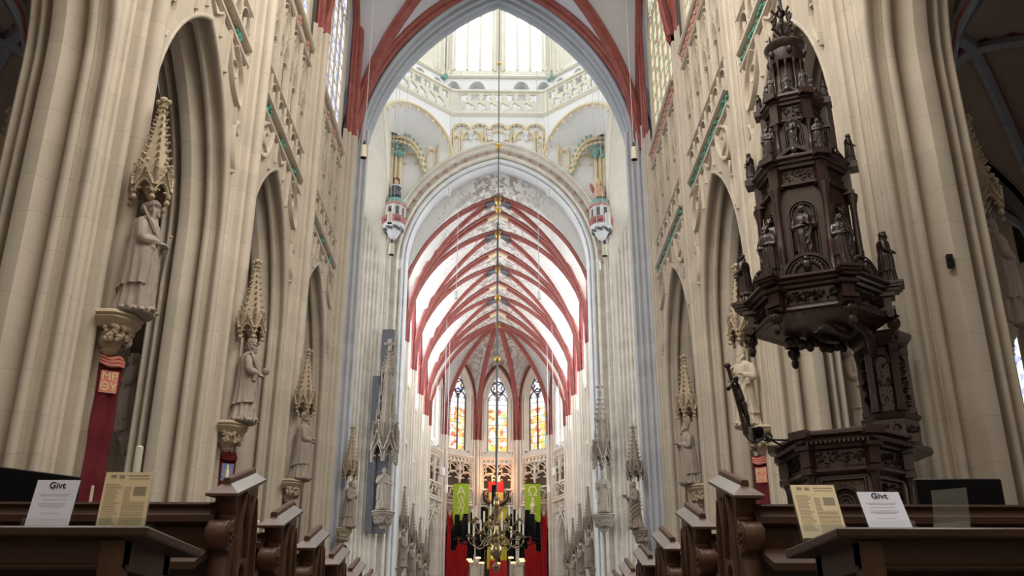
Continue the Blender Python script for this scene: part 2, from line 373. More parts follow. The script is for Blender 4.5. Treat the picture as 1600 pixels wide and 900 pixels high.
# ================================================================ STRUCTURE
# nave: axis X = 0, Y runs east, Z = 0 at eye height; w = distance from the axis
PY = [7.55, 14.45, 21.4, 28.35, 35.3]
WALL = 6.32; HB = .80
def arc2(cx, cy, r, a0, a1, n=6): return [(cx+r*math.cos(math.radians(a0+(a1-a0)*i/n)), cy+r*math.sin(math.radians(a0+(a1-a0)*i/n))) for i in range(n+1)]
JAMB = [(-.01,6.33)] + arc2(.045,6.375,.07,-130,70) + [(.055,6.47),(.0,6.50),(-.02,6.54),(.0,6.59),(.07,6.615),(.105,6.615),(.105,6.64)] + arc2(.10,6.715,.078,-88,90) + [(.03,6.80),(-.05,6.82),(-.07,6.85),(-.01,6.89),(.285,7.085),(.29,7.10),(.29,7.23)]
JAMB = JAMB + [(d, 7.23+(7.23-w)*.62) for d, w in JAMB[-2::-1]]; BACK = 7.79
RESP = arc2(0,6.03,.14,-90,15,6) + [(.135,6.12),(.155,6.20),(.20,6.26),(.25,6.22)] + arc2(.345,6.145,.09,-170,25,7) + [(.435,6.22),(.465,6.30),(.51,6.34),(.56,6.29)] + arc2(.625,6.25,.052,-170,20,5) + [(.685,6.29),(.72,6.315),(.80,6.32)]
RESP = [(-u, w) for u, w in RESP[:0:-1]] + RESP
def arch_sweep(m, a, zs, za, prof, z0=FLOOR, n=12, place=None):
    """moulded pointed arch with jambs; prof = (inset d, depth w) pairs, place(u, w, z) puts it in the world"""
    P = []
    for d, w in prof:
        arc = pointed(a, zs, za, d, n)
        P.append([place(-(a-d), w, z0)] + [place(u, w, z) for u, z in arc] + [place(a-d, w, z0)])
    m.grid(P)
def arch_wall(m, a, zs, za, zt, place, n=12, u1=None):
    arc = pointed(a, zs, za, 0, n); m.grid([[place(u, z) for u, z in arc], [place(u, zt) for u, z in arc]])
    if u1:
        for s in (-1, 1): m.grid([[place(s*a, zs), place(s*u1, zs)], [place(s*a, zt), place(s*u1, zt)]])
def trefoil(c, a, z0, za):
    """cusped lancet head: outline from left springing over the lobes to the right one"""
    pts = []
    for u, z in pointed(a, z0, za, 0, 5): pts.append((c+u, z))
    return pts
def cusps(c, a, z0, za):
    h = za-z0
    return [[(c-a, z0+h*.05), (c-a*.45, z0+h*.22), (c-a*.35, z0+h*.12)], [(c+a, z0+h*.05), (c+a*.45, z0+h*.22), (c+a*.35, z0+h*.12)]]
def ring(c, z, r, n=12): return [(c+r*math.cos(2*PI*i/n), z+r*math.sin(2*PI*i/n)) for i in range(n)]
def foil(c, z, r, k=4, n=24, rot=0, dip=.30):
    return [(c+r*(1-dip*abs(math.cos(k/2*(2*PI*i/n)+rot))**3)*math.cos(2*PI*i/n), z+r*(1-dip*abs(math.cos(k/2*(2*PI*i/n)+rot))**3)*math.sin(2*PI*i/n)) for i in range(n)]

floor_m = M(); floor_m.box(-24, 24, -16, 95, FLOOR-.3, FLOOR); struct('floor', floor_m, 'floor_stone', label='dark stone paving of the nave')

wm = M(); wm.box(-14, 14, -16.3, -16, FLOOR, 30)
struct('wall_back', wm, 'nave_stone', label='plain west end wall of the nave')
for s in (-1, 1):
    wm = M(Sc(s, 1, 1)); wm.box(6.32, 8.5, -16, 5.9, 8, 30); wm.box(13.5, 14, -16, 5, FLOOR, 14)
    for y in (-13.3, -6.35, .6): wm.prism([(5.95, y), (6.3, y-.8), (7.1, y-1.05), (7.75, y-1.05), (8.6, y-.8), (8.9, y), (8.6, y+.8), (7.75, y+1.05), (7.1, y+1.05), (6.3, y+.8)], FLOOR, 8)
    struct('wall_nave_west', wm, 'nave_stone', label='western nave wall on pillars')
win_no = 0
for s in (-1, 1):
    side = 'left' if s < 0 else 'right'
    T = Sc(s, 1, 1); RES = RESP if s < 0 else [(u, 6.32-(6.32-w)*.4) for u, w in RESP]
    for i, py in enumerate(PY[1:4], 1):
        m = M(T); m.strip([(w, py+u) for u, w in RES], FLOOR, 21.0)
        m.strip([(BACK, py-.8), (BACK+.1, py-.35), (BACK+.16, py), (BACK+.1, py+.35), (BACK, py+.8)], FLOOR, 14)
        # moulded plinth
        m.prism([(5.84, py-.62), (5.84, py+.62), (6.25, py+.95), (6.25, py-.95)], FLOOR, FLOOR+.55)
        struct('pillar_'+side, m, 'nave_stone', label='tall clustered stone pillar shaft on the %s side of the nave' % side)
        m = M(T); m.strip([(w-.012, py+u*1.02) for u, w in RES[4:-4]], 21.0, 29.5)
        struct('trim_red_shaft', m, 'red_paint', label='red painted top of a pillar shaft')
    m = M(T); m.strip([(w, PY[4]+u) for u, w in RES], FLOOR, 21.0); m.strip([(6.32, PY[4]+.8), (6.0, 36.25)], FLOOR, 33)
    struct('pillar_'+side, m, 'nave_stone')
    m = M(T); m.strip([(w-.012, PY[4]+u*1.02) for u, w in RES[4:-4]], 21.0, 29.5); struct('trim_red_shaft', m, 'red_paint')
    for i in range(4):
        cy = (PY[i]+PY[i+1])/2; A = (PY[i+1]-PY[i])/2-HB
        m = M(T); arch_sweep(m, A, 9.4, 13.75, JAMB, place=lambda u, w, z: (w, cy+u, z))
        struct('wall_arcade_arch_'+side, m, 'shaded_stone' if False else 'nave_stone', label='deeply moulded pointed arcade arch')
        m = M(T); arch_wall(m, A, 9.4, 13.75, 14.3, lambda u, z: (6.322, cy+u, z)); arch_wall(m, A, 9.4, 13.75, 14.3, lambda u, z: (BACK, cy+u, z))
        # upper wall: triforium recess behind, solid above
        m.box(7.0, 7.3, cy-A, cy+A, 14.2, 19.2); m.box(6.4, 7.3, cy-A, cy+A, 13.9, 14.3)
        m.box(6.40, 7.3, cy-A, cy+A, 19.05, 20.0)
        arch_wall(m, 2.3, 25.2, 28.4, 30.5, lambda u, z: (6.40, cy+u, z), u1=A)
        for q in (-1, 1): m.box(6.40, 6.9, cy+q*2.3-(A-2.3 if q < 0 else 0), cy+q*2.3+(A-2.3 if q > 0 else 0), 20, 25.2)
        struct('wall_nave_'+side, m, 'nave_stone', label='nave wall above the arcade with triforium recess')
        # string courses
        m = M(T)
        for z0, z1, w0 in ((14.22,14.38,6.22),(14.70,14.88,6.18),(15.74,15.86,6.24),(19.05,19.2,6.24),(19.72,19.92,6.18)):
            m.loft([[(w, y, z) for w, z in ((6.42,z0),(w0+.06,z0),(w0,z0+.05),(w0,z1-.03),(w0+.05,z1),(6.42,z1))] for y in (cy-A-.05, cy+A+.05)])
        m.box(6.36, 6.45, cy-A, cy+A, 14.35, 14.72); m.box(6.36, 6.45, cy-A, cy+A, 19.15, 19.75)
        t1 = struct('trim_string_course', m, 'nave_stone', label='projecting carved string courses of one nave bay')
        lf = M(T); fl = M(T); rr = random.Random(i*3+s)
        for k in range(3 if s < 0 else 20):
            y = cy-A+ (2*A)*(k+.5)/(3 if s < 0 else 20)
            for q in range(9 if s < 0 else 3):
                lf.ball((6.30+rr.uniform(-.04,.02), y+rr.uniform(-.2,.2) if s < 0 else y+rr.uniform(-.1,.1), 14.54+rr.uniform(-.12,.12)), (.05,.085,.06), 6, 4)
        for k in range(4 if s < 0 else 12):
            y = cy-A+2*A*(k+.5)/(4 if s < 0 else 12)
            for q in range(6): fl.ball((6.29, y+.11*math.cos(q*PI/3), 19.46+.11*math.sin(q*PI/3)), (.05,.07,.07), 6, 4)
        struct('leaf_carving', lf, 'green_leaf', t1, label='green painted leaf carving'); struct('flower_carving', fl, 'rose_flower', t1)
        # tracery: spandrel, balustrade, triforium
        m = M(T); N = (-1, 0, 0)
        B = lambda pts, w=.09, d=.10, x=6.34, cl=False: m.bar([(x, cy+u, z) for u, z in pts], N, w, d, closed=cl)
        for q in (-1, 1):
            B([(q*1.15, 13.05), (q*1.15, 14.25)]); B([(q*.55, 13.6), (q*.55, 14.25)], .07)
            B([(q*u, z) for u, z in smoothp([(1.15,14.2),(1.28,13.7),(1.75,13.15),(2.3,12.9),(2.5,13.1),(2.45,13.6),(2.1,13.95),(1.7,14.2)])], .10, .13)
            B([(q*u, z) for u, z in smoothp([(2.6,12.2),(2.35,12.35),(2.25,12.8)])], .08)
            B([(q*u, z) for u, z in smoothp([(1.62,13.32),(1.95,13.45),(1.95,13.75),(1.7,13.8)])], .06)
            B([(q*u, z) for u, z in smoothp([(2.6,11.3),(2.42,11.6),(2.32,12.25),(2.6,12.6)])], .09, .12)
            B([(q*2.6, 11.2), (q*2.6, 14.3)], .08)
        B([(-.5,14.25),(-.3,14.05),(0,13.85),(.3,14.05),(.5,14.25)], .06)
        for k in range(7):
            u = -A + A*2*k/6; B([(u, 14.88), (u, 15.8)], .09, .1, 6.36)
            if k < 6:
                c = u+A/6; B(trefoil(c, A/6-.03, 15.2, 15.68), .07, .09, 6.36); B(smoothp([(c-.3,14.9),(c-.05,15.15),(c,15.42),(c+.05,15.15),(c+.3,14.9)], 3), .06, .08, 6.36)
        for k in range(5):
            u = -A + A*2*k/4; B([(u, 15.8), (u, 19.1)], .15, .2, 6.46)
            if k < 4:
                c = u+A/4; h = A/4-.05
                B([(c, 15.8), (c, 17.3)], .09, .13, 6.46)
                for q in (-1, 1):
                    B(trefoil(c+q*h/2, h/2, 17.1, 17.75), .08, .14, 6.46); B(smoothp([(c+q*h, 17.6), (c+q*h*.55, 18.15), (c+q*h*.5, 18.45), (c+q*.06, 18.8)], 3), .08, .14, 6.46)
                    for cp in cusps(c+q*h/2, h/2, 17.1, 17.75): B(cp, .05, .1, 6.46)
                B(smoothp([(c, 17.5), (c-.2, 17.95), (c-.16, 18.35), (c, 18.55), (c+.16, 18.35), (c+.2, 17.95), (c, 17.5)], 3), .07, .14, 6.46)
                B(trefoil(c, h, 18.2, 19.0), .09, .15, 6.46)
        struct('wall_tracery_'+side, m, 'nave_stone', label='blind stone tracery of spandrel, balustrade and triforium')
        # clerestory window
        if i >= 1:
            win_no += 1
            m = M(T)
            for k in range(6):
                u = -2.3+4.6*k/5; m.bar([(6.50, cy+u, 20.0), (6.50, cy+u, 26)], N, .10, .07)
                if k < 5: m.bar([(6.50, cy+u+.46+a, z) for a, z in pointed(.42, 25.2, 26.0, 0, 4)], N, .08, .06)
            for k in range(9): m.box(6.48, 6.505, cy-2.3, cy+2.3, 20.6+.72*k, 20.64+.72*k)
            w_ = struct('window_%d' % win_no, m, 'nave_stone', label='tall clerestory window on the %s of the nave' % side)
            m = M(T); m.box(6.51, 6.55, cy-2.3, cy+2.3, 20.0, 28.0); struct('pane', m, 'clerestory_glass' if s < 0 else 'cream_glass', w_)
    # aisle: groin vault with grey ribs, outer wall with blind arches
    for i in range(4):
        cy = (PY[i]+PY[i+1])/2; hb = (PY[i+1]-PY[i])/2; cw, hw = 10.75, 3.0
        m = M(T); n = 16
        pr = lambda t: math.sqrt(max(0, 1.6**2-(abs(t)+.6)**2))/1.483
        def zv(a, b): return 8.8+4.3*max(pr(a), pr(b))
        m.grid([[(cw+hw*(2*p/n-1), cy+hb*(2*q/n-1), zv(2*p/n-1, 2*q/n-1)) for p in range(n+1)] for q in range(n+1)])
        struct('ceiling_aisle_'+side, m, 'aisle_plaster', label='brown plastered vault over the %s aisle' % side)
        m = M(T); m2 = M(T)
        for q in (-1, 1):
            path = [(cw+hw*t, cy+q*hb*t, zv(t, t)-.06) for t in np.linspace(-1, 1, 17)]; m.tube(path, .14, 6)
            m2.tube([(x, y+.2, z+.09) for x, y, z in path], .03, 4); m2.tube([(x, y-.2, z+.09) for x, y, z in path], .03, 4)
        for q in (-1, 1):
            path = [(cw+hw*t, cy+q*hb, zv(t, 1)-.08) for t in np.linspace(-1, 1, 17)]; m.tube(path, .24, 6)
            m2.tube([(x, y+.30, z+.12) for x, y, z in path], .03, 4); m2.tube([(x, y-.30, z+.12) for x, y, z in path], .03, 4)
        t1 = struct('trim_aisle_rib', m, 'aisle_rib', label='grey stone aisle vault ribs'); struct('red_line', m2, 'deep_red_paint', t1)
        m = M(T); m.box(13.9, 14.2, cy-hb, cy+hb, FLOOR, 14)
        arch_sweep(m, 2.3, 6.4, 10.6, [(0,13.5),(.05,13.42),(.12,13.5),(.2,13.62),(.3,13.66),(.36,13.8),(.5,13.9)], place=lambda u, w, z: (w, cy+u, z))
        arch_wall(m, 2.3, 6.4, 10.6, 13.4, lambda u, z: (13.5, cy+u, z))
        m.prism([(13.5, cy-hb), (13.2, cy-hb), (13.05, cy-hb+.5), (13.2, cy-hb+1.1), (13.5, cy-hb+1.2)], FLOOR, 9.5); m.prism([(13.5, cy+hb), (13.2, cy+hb), (13.05, cy+hb-.5), (13.2, cy+hb-1.1), (13.5, cy+hb-1.2)], FLOOR, 9.5)
        struct('wall_aisle_'+side, m, 'shaded_stone', label='outer wall of the %s aisle' % side)
        win_no += 1; m = M(T)
        for k in range(4): m.bar([(13.88, cy-1.2+.8*k, 3), (13.88, cy-1.2+.8*k, 8.6)], (-1,0,0), .14, .2)
        for k in range(3): m.bar([(13.88, cy-.8+.8*k+a, z) for a, z in pointed(.4, 8, 8.7, 0, 4)], (-1,0,0), .1, .15)
        w_ = struct('window_%d' % win_no, m, 'shaded_stone', label='aisle window'); m = M(T); m.box(13.89, 13.90, cy-1.2, cy+1.2, 3, 8.6); struct('pane', m, 'clerestory_glass', w_)

# nave vault, two bays before the crossing
def prof_arch(a, rise, off=None):
    R = (rise*rise+a*a)/(2*a); o = R-a
    return lambda t: math.sqrt(max(0, R*R-(min(1, abs(t))*a+o)**2))/rise
def vault_bay(m, a, y0, y1, zs, rise, n=24, lun=.98):
    f = prof_arch(a, rise); cy, b = (y0+y1)/2, (y1-y0)/2
    m.grid([[(a*(2*p/n-1), cy+b*(2*q/n-1), zs+rise*max(f(2*p/n-1), lun*f(2*q/n-1))) for p in range(n+1)] for q in range(n+1)])
    return lambda t: f(t)
def rib(m, path, r, flat=.75):
    """roll-moulded rib: two side rolls and a keel"""
    m.tube([(x, y, z-r*.5) for x, y, z in path], r*.62, 6)
    P = [np.array(p) for p in path]
    for sgn in (-1, 1):
        q = []
        for k in range(len(P)):
            t = P[min(k+1, len(P)-1)]-P[max(k-1, 0)]; h = np.cross(t, (0,0,1.)); h /= np.linalg.norm(h)+1e-9; q.append(tuple(P[k]+h*sgn*r*.75+np.array((0,0,.12*r))))
        m.tube(q, r*.5, 5)
def ribs_for_bay(a, y0, y1, zs, rise, r, mat_, trans=(True, True), trim='trim_vault_rib'):
    f = prof_arch(a, rise); cy, b = (y0+y1)/2, (y1-y0)/2; ts = np.linspace(-1, 1, 33); out = []
    for q in (-1, 1):
        m = M(); rib(m, [(a*t, cy+q*b*t, zs+rise*f(t)-.05) for t in ts], r); out.append(struct(trim, m, mat_, label='diagonal vault rib'))
    for q, on in zip((-1, 1), trans):
        if on:
            m = M(); rib(m, [(a*t, cy+q*b, zs+rise*f(t)-.08) for t in ts], r*1.2); out.append(struct(trim, m, mat_, label='transverse vault rib'))
    m = M()
    for q in (-1, 1): m.tube([(q*(a-.02), cy+b*t, zs+rise*.98*f(t)) for t in ts], r*.7, 6)
    out.append(struct(trim, m, mat_, label='wall rib of the vault')); return out
for y0, y1 in ((21.4, 28.35), (28.35, 36.3)):
    m = M(); vault_bay(m, 6.25, y0, y1, 21.0, 9.1); struct('ceiling_nave', m, 'nave_vault_plaster', label='white plastered nave vault')
    ribs_for_bay(6.24, y0, y1, 21.0, 9.1, .24, 'red_paint')

# ---------------------------------------------------------------- crossing, west arch
WP = [(-1.15,36.3),(-.80,36.3),(-.79,36.46)] + arc2(-.67,36.47,.09,180,360) + [(-.57,36.72),(-.52,36.92),(-.46,36.74)] + arc2(-.36,36.62,.09,180,360) + [(-.26,36.92),(-.21,37.10),(-.16,36.94)] + arc2(-.075,36.82,.075,180,360)
WP = WP + [(-.03,36.98),(-.13,37.08),(-.17,37.2),(-.13,37.32)] + arc2(-.08,37.45,.11,-90,90) + [(-.13,37.58),(-.17,37.7)]
WP = WP + [(d, 75.4-w) for d, w in WP[::-1]][1:-1] + [(-2.0,39.1)]
m = M(); arch_sweep(m, 6.05, 20.6, 30.2, WP, n=20, place=lambda u, w, z: (u, w, z))
struct('wall_crossing_arch', m, 'grey_stone', label='grey moulded west arch of the crossing')
m = M(); arch_wall(m, 7.1, 20.6, 31.4, 36, lambda u, z: (u, 36.32, z), n=20); arch_wall(m, 7.1, 20.6, 31.4, 36, lambda u, z: (u, 39.08, z), n=20)
struct('wall_crossing_gable', m, 'white_plaster')
# diagonal shafts of the west crossing piers facing the nave
CL = arc2(.13,.02,.13,180,360,7) + [(.29,.10),(.36,.14),(.44,.12)] + arc2(.56,.05,.10,170,370,7) + [(.69,.12),(.77,.16),(.86,.13)] + arc2(.99,.06,.10,170,370,7) + [(1.13,.13),(1.22,.15),(1.32,.06)]
def cluster(m, p0, p1, z0, z1, rep=1, depth=1.0):
    """bundle of shafts in plan from p0 to p1"""
    p0, p1 = np.array(p0), np.array(p1); L = np.linalg.norm(p1-p0); t = (p1-p0)/L; nn = np.array((t[1], -t[0])); pts = []
    for k in range(rep):
        for a, b in CL: pts.append(tuple(p0+t*(L*(k+a/1.33)/rep)+nn*b*depth/rep**.5))
    pts.append(tuple(p1)); m.strip(pts, z0, z1)
for s in (-1, 1):
    side = 'left' if s < 0 else 'right'; T = Sc(s, 1, 1)
    m = M(T); cluster(m, (6.32, 35.9), (5.62, 36.35), FLOOR, 22); cluster(m, (5.62, 36.35), (6.02, 37.2), FLOOR, 22); struct('pillar_crossing_'+side, m, 'crossing_pier_stone', label='grey stone shafts of the %s crossing pillar' % side)
    # east crossing piers with the shafts of the transept arches
    m = M(T); cluster(m, (8.6, 51.2), (6.75, 52.75), FLOOR, 31.5, 3, -1.0); struct('pillar_crossing_'+side, m, 'pale_stone', label='pale clustered shafts of the far crossing pillar on the %s' % side)
    m = M(T)
    arch_sweep(m, 6.55, 21.5, 30.8, [(-1.2,6.6),(-1.0,6.5),(-.9,6.6),(-.75,6.62),(-.65,6.55),(-.5,6.62),(-.45,6.75),(-.3,6.75),(-.2,6.68),(-.1,6.75),(0,7.0),(0,8.2)], n=16, place=lambda u, w, z: (w, 46+u, z))
    arch_wall(m, 7.6, 21.5, 31.9, 35, lambda u, z: (6.62, 46+u, z), n=16); struct('wall_transept_arch_'+side, m, 'cream_stone', label='transept arch on the %s of the crossing' % side)
    m = M(T); m.box(17, 17.4, 36, 58, FLOOR, 30); m.box(8.6, 17, 53.2, 53.6, FLOOR, 30); m.box(9, 17, 38.6, 39, FLOOR, 30); struct('wall_transept_'+side, m, 'crossing_stone')
# ---------------------------------------------------------------- crossing, east arch with painted rosettes
EP = [(-1.40,52.75),(-1.36,52.62),(-1.26,52.58),(-1.18,52.80),(-1.14,52.76),(-1.06,52.80),(-.98,52.74),(-.92,52.84),(-.90,53.10),(-.66,53.14),(-.62,52.92),(-.54,52.88),(-.48,52.96),(-.46,53.25),(-.36,53.14),(-.28,53.08),(-.20,53.12),(-.18,53.42),(-.08,53.32),(0,53.45),(0,54.3),(-.15,54.6)]
m = M(); arch_sweep(m, 5.45, 23.0, 29.75, EP[:15], n=22, place=lambda u, w, z: (u, w, z)); struct('wall_choir_arch', m, 'pale_stone', label='cream moulded choir arch with a row of small rosettes')
m = M(); arch_sweep(m, 5.45, 23.0, 29.75, EP[14:], n=22, place=lambda u, w, z: (u, w, z)); struct('wall_choir_arch', m, 'crossing_stone', label='blue-white inner order of the choir arch')
ros = M(); arc = pointed(5.45, 23.0, 29.75, -.78, 30)
acc = 0
for k in range(1, len(arc)):
    acc += math.dist(arc[k], arc[k-1])
    if acc > .62:
        acc = 0; u, z = arc[k]
        ros.ball((u, 52.92, z), (.10, .08, .10), 8, 5)
for s in (-1, 1):
    for z in np.arange(25.6, 31, .75): ros.ball((s*6.92, 52.5, z), (.07, .07, .09), 6, 4)
struct('trim_rosettes', ros, 'rose_flower', label='red-brown rosettes along the choir arch')
m = M(); arch_wall(m, 6.85, 23.0, 31.2, 32.2, lambda u, z: (u, 52.8, z), n=22); struct('wall_crossing_east', m, 'white_plaster', label='white wall above the choir arch')
# blind panelling on that wall: gold-cream mullions and cusped heads
m = M(); N = (0, -1, 0)
def BB(pts, w=.12, d=.14, y=52.8, cl=False): m.bar([(u, y, z) for u, z in pts], N, w, d, closed=cl)
def zarch(x):
    for (u0, z0), (u1, z1) in zip(arcE, arcE[1:]):
        if u0 <= x <= u1: return z0+(z1-z0)*(x-u0)/(u1-u0+1e-9)
    return 24
arcE = pointed(6.8, 23.0, 31.15, 0, 40)
edges = [-6.6,-4.45,-3.95,-3.55,-2.55,-2.05,-.85,.55,1.7,2.15,3.25,3.6,4.1,6.3]
edges = [-6.2,-4.65,-4.4,-3.95,-3.75,-2.95,-2.8,-2.45,-2.3,-1.0,-.8,.8,1.0,2.3,2.45,2.8,2.95,3.75,3.95,4.4,4.65,6.2]
for e in edges: BB([(e, zarch(e)-.1), (e, 31.9 if abs(e) < 3.8 else (30.7 if abs(e) < 4.6 else 29.9))], .11, .16)
for a, b in zip(edges, edges[1:]):
    c, h = (a+b)/2, (b-a)/2
    zt = 31.9 if abs(c) < 3.8 else (30.9 if abs(c) < 4.5 else 30.2)
    if h > .3:
        BB(trefoil(c, h, zt-h*1.1, zt-.02), .16, .18)
        for cp in cusps(c, h, zt-h*1.1, zt): BB(cp, .1, .14)
    else: BB(trefoil(c, h, zt-.75, zt-.4), .1, .14)
struct('wall_blind_panels', m, 'gold_stone', label='gold edged blind arcading over the choir arch')
# ---------------------------------------------------------------- lantern
OC = 45.72
def octo(ap, k):
    a = PI/2 + (k+.5)*PI/4; r = ap/math.cos(PI/8); return (r*math.cos(a), OC+r*math.sin(a))
def oface(ap, k):
    """frame of octagon face k (0 = east): origin at the face centre, u to the right seen from inside, n inwards"""
    a = PI/2 + k*PI/4; c, sn = math.cos(a), math.sin(a)
    m = np.eye(4); m[:3, 0] = (sn, -c, 0); m[:3, 1] = (c, sn, 0); m[:3, 3] = (ap*c, OC+ap*sn, 0); return m
t8 = math.tan(PI/8)
for k in range(8):
    A7, A8 = 7.0, 8.7
    T = oface(A7, k); h = A7*t8; T2 = oface(A8, k); h2 = A8*t8
    if k in (0, 1, 2, 6, 7, 3, 5, 4):
        m = M(T)
        # scalloped cove under the gallery: little arches on corbels, gold edge; one wide arch on the diagonals
        if k % 2 == 0:
            nar = 5; aw = h/nar
            for q in range(nar):
                c = -h+aw*(2*q+1); arc = [(c+aw*.92*math.cos(t), 31.95+.42*math.sin(t)) for t in np.linspace(PI, 0, 9)]
                arc = [(c-aw, 31.6)] + [(c-aw*.92, 31.6)] + arc + [(c+aw*.92, 31.6), (c+aw, 31.6)]
                m.grid([[(u, -.0, z) for u, z in arc], [(u, 0, 33.0) for u, z in arc]])
                m.grid([[(u, 0, z) for u, z in arc], [(u, .6, z-.35) for u, z in arc]])
        else:
            arc = [(h*math.cos(t)*1.0, 29.9+2.4*math.sin(t)) for t in np.linspace(PI, 0, 15)]
            m.grid([[(u, 0, z) for u, z in arc], [(u, 0, 33.0) for u, z in arc]])
            m.grid([[(u, 0, z) for u, z in arc], [(u*.8, 1.9, z-1.1) for u, z in arc]])
        struct('wall_lantern_cove', m, 'white_plaster', label='white scalloped cove below the lantern gallery')
        m = M(T)
        if k % 2 == 0:
            for q in range(nar):
                c = -h+aw*(2*q+1); m.tube([(c+aw*.95*math.cos(t), -.05, 31.92+.43*math.sin(t)) for t in np.linspace(PI, 0, 9)], .075, 5)
                for cc in range(4):
                    t = PI*(cc+1)/5; m.ball((c+aw*.80*math.cos(t), -.04, 31.88+.34*math.sin(t)), (.06,.05,.08), 5, 4)
        else:
            m.tube([(h*math.cos(t), -.06, 29.9+2.4*math.sin(t)) for t in np.linspace(PI, 0, 17)], .10, 6)
            for cc in range(13):
                t = PI*(cc+.5)/13; m.ball((h*.93*math.cos(t), -.05, 29.8+2.25*math.sin(t)), (.10,.08,.13), 5, 4)
        struct('trim_gold_cusping', m, 'gold_stone', label='gilded cusped edge of the cove')
        m = M(T)
        if k % 2 == 0:
            for q in range(nar-1):
                c = -h+aw*2*(q+1); m.lathe([(.06,-.55),(.14,-.42),(.12,-.3),(.2,-.2),(.22,-.05),(.2,.1)], 8, (c, .06, 31.75)); m.ball((c,-.02,31.3), (.15,.15,.18), 6, 4)
        for q in (-1, 1):
            for zz in range(5): m.ball((q*(h-.15)+random.uniform(-.2,.2), .2, 31.1+random.uniform(-.35,.35)), random.uniform(.14,.26), 6, 4)
        struct('trim_corbel_heads', m, 'crossing_stone', label='small carved corbels under the cove')
        # gallery floor, parapet base, pierced quatrefoil parapet
        m = M(T); m.loft([[(u, y, z) for y, z in ((.4,32.9),(-.04,32.9),(-.10,32.98),(-.16,33.1),(-.10,33.2),(.0,33.28),(.4,33.28))] for u in (-h, h)])
        m.loft([[(u, y, z) for y, z in ((.2,34.72),(-.06,34.72),(-.1,34.8),(-.04,34.92),(.2,34.92))] for u in (-h, h)])
        m.box(-h, h, 0, 1.9, 32.95, 33.2)
        for u in (-h+.14, h-.14): m.box(u-.14, u+.14, -.02, .24, 33.2, 34.8)
        nq = 7; W_ = (h-.28)*2; dw = W_/nq
        hol = [foil(-h+.28+dw*(q+.5), 34.33, dw*.47, 4, 28, 0, .40) for q in range(nq)] + [foil(-h+.28+dw*q, 33.66, dw*.44, 3, 24, PI/2, .40) for q in range(1, nq)]
        hol += [[(-h+.28+dw*(q+.5)+u*dw, z) for u, z in ((-.13,33.27),(.13,33.27),(0,33.72))] for q in range(nq)]
        pm = curve_panel([(-h+.28, 33.2), (h-.28, 33.2), (h-.28, 34.78), (-h+.28, 34.78)], hol, .05, .025); pm.transform(Matrix(((1,0,0,0),(0,0,-1,.1),(0,1,0,0),(0,0,0,1)))); pm.transform(Matrix(T.tolist())); pm.materials.append(MAT['cream_stone'])
        PANEL = pm
        struct('trim_lantern_parapet', m, 'cream_stone', label='cream parapet of pierced quatrefoils around the lantern'); obj('pierced_panel', PANEL, None, bpy.data.objects[[o.name for o in COL.objects if o.name.startswith('trim_lantern_parapet')][-1]])
        # wall behind the gallery with low segmental openings, sill course
        m = M(T2); m.box(-h2, h2, 0, .3, 33, 35.2); 
        ops = [(-1.9, 1.1), (1.0, 1.1)] if k % 2 == 0 else [(0, 1.1)]
        ops = [(-3.0, .5), (-1.43, .6), (1.5, .6), (3.0, .5)]
        xs = -h2
        for c, a in ops:
            m.box(xs, c-a, 0, .3, 35.2, 37.0); xs = c+a
            arc = [(c+a*math.cos(t), 35.75+.95*math.sin(t)) for t in np.linspace(PI, 0, 9)]
            m.grid([[(u, 0, z) for u, z in arc], [(u, 0, 37.0) for u, z in arc]]); m.grid([[(u, 0, z) for u, z in arc], [(u, .8, z) for u, z in arc]])
        m.box(xs, h2, 0, .3, 35.2, 37.0); m.box(-h2, h2, .8, .9, 33, 37)
        struct('wall_lantern', m, 'white_plaster', label='white lantern wall behind the gallery')
        m = M(T2); m.loft([[(u, y, z) for y, z in ((.1,36.9),(-.12,36.9),(-.2,37.0),(-.12,37.12),(0,37.2),(.1,37.6),(.5,37.9),(.5,36.9))] for u in (-h2, h2)])
        wn = 2 if k == 0 else 1
        cs = [-1.68, 1.68] if k == 0 else [0]
        for u in (-h2, h2): m.lathe([(.34,37.1),(.34,37.5),(.24,37.6),(.24,39),(.24,46)], 8, (u, .1, 0))
        for sg in (-1, 1):
            for uu in ((.28, .62) if k else (.2,)): m.lathe([(.16,37.3),(.16,37.9),(.1,38.0),(.1,46)], 8, (sg*(h2-uu-.2), .1, 0))
        for cwn in cs:
            for q in range(4): m.bar([(cwn-1.3+2.6*q/3, .3, 37.7), (cwn-1.3+2.6*q/3, .3, 46)], (0,-1,0), .22, .2, .7)
            for sg in (-1, 1): m.bar([(cwn+sg*1.45, .2, 37.5), (cwn+sg*1.45, .2, 46)], (0,-1,0), .2, .3)
            for q in range(5): m.box(cwn-1.3, cwn+1.3, .28, .31, 38.6+q*1.5, 38.63+q*1.5)
        m.box(-.22 if k == 0 else -h2, .22 if k == 0 else -1.4, .1, .4, 37.6, 46); m.box(1.4 if k else 3.1, h2, .1, .4, 37.6, 46)
        if k == 0: m.box(-h2, -3.1, .1, .4, 37.6, 46)
        struct('trim_lantern_shafts', m, 'cream_stone', label='cream wall shafts and mullions between the lantern windows')
        lf = M(T2)
        for u in (-h2,): 
            for q in range(7): lf.ball((u+random.uniform(-.22,.22), -.18, 37.0+random.uniform(-.25,.15)), .12, 6, 4)
        struct('trim_blue_boss', lf, 'turquoise_paint', label='pale blue leaf boss at a corner of the lantern')
        win_no += 1; m = M(T2); m.box(-h2, h2, .42, .46, 37.5, 46); struct('window_%d' % win_no, m, 'lantern_glass', label='bright window of the crossing lantern')
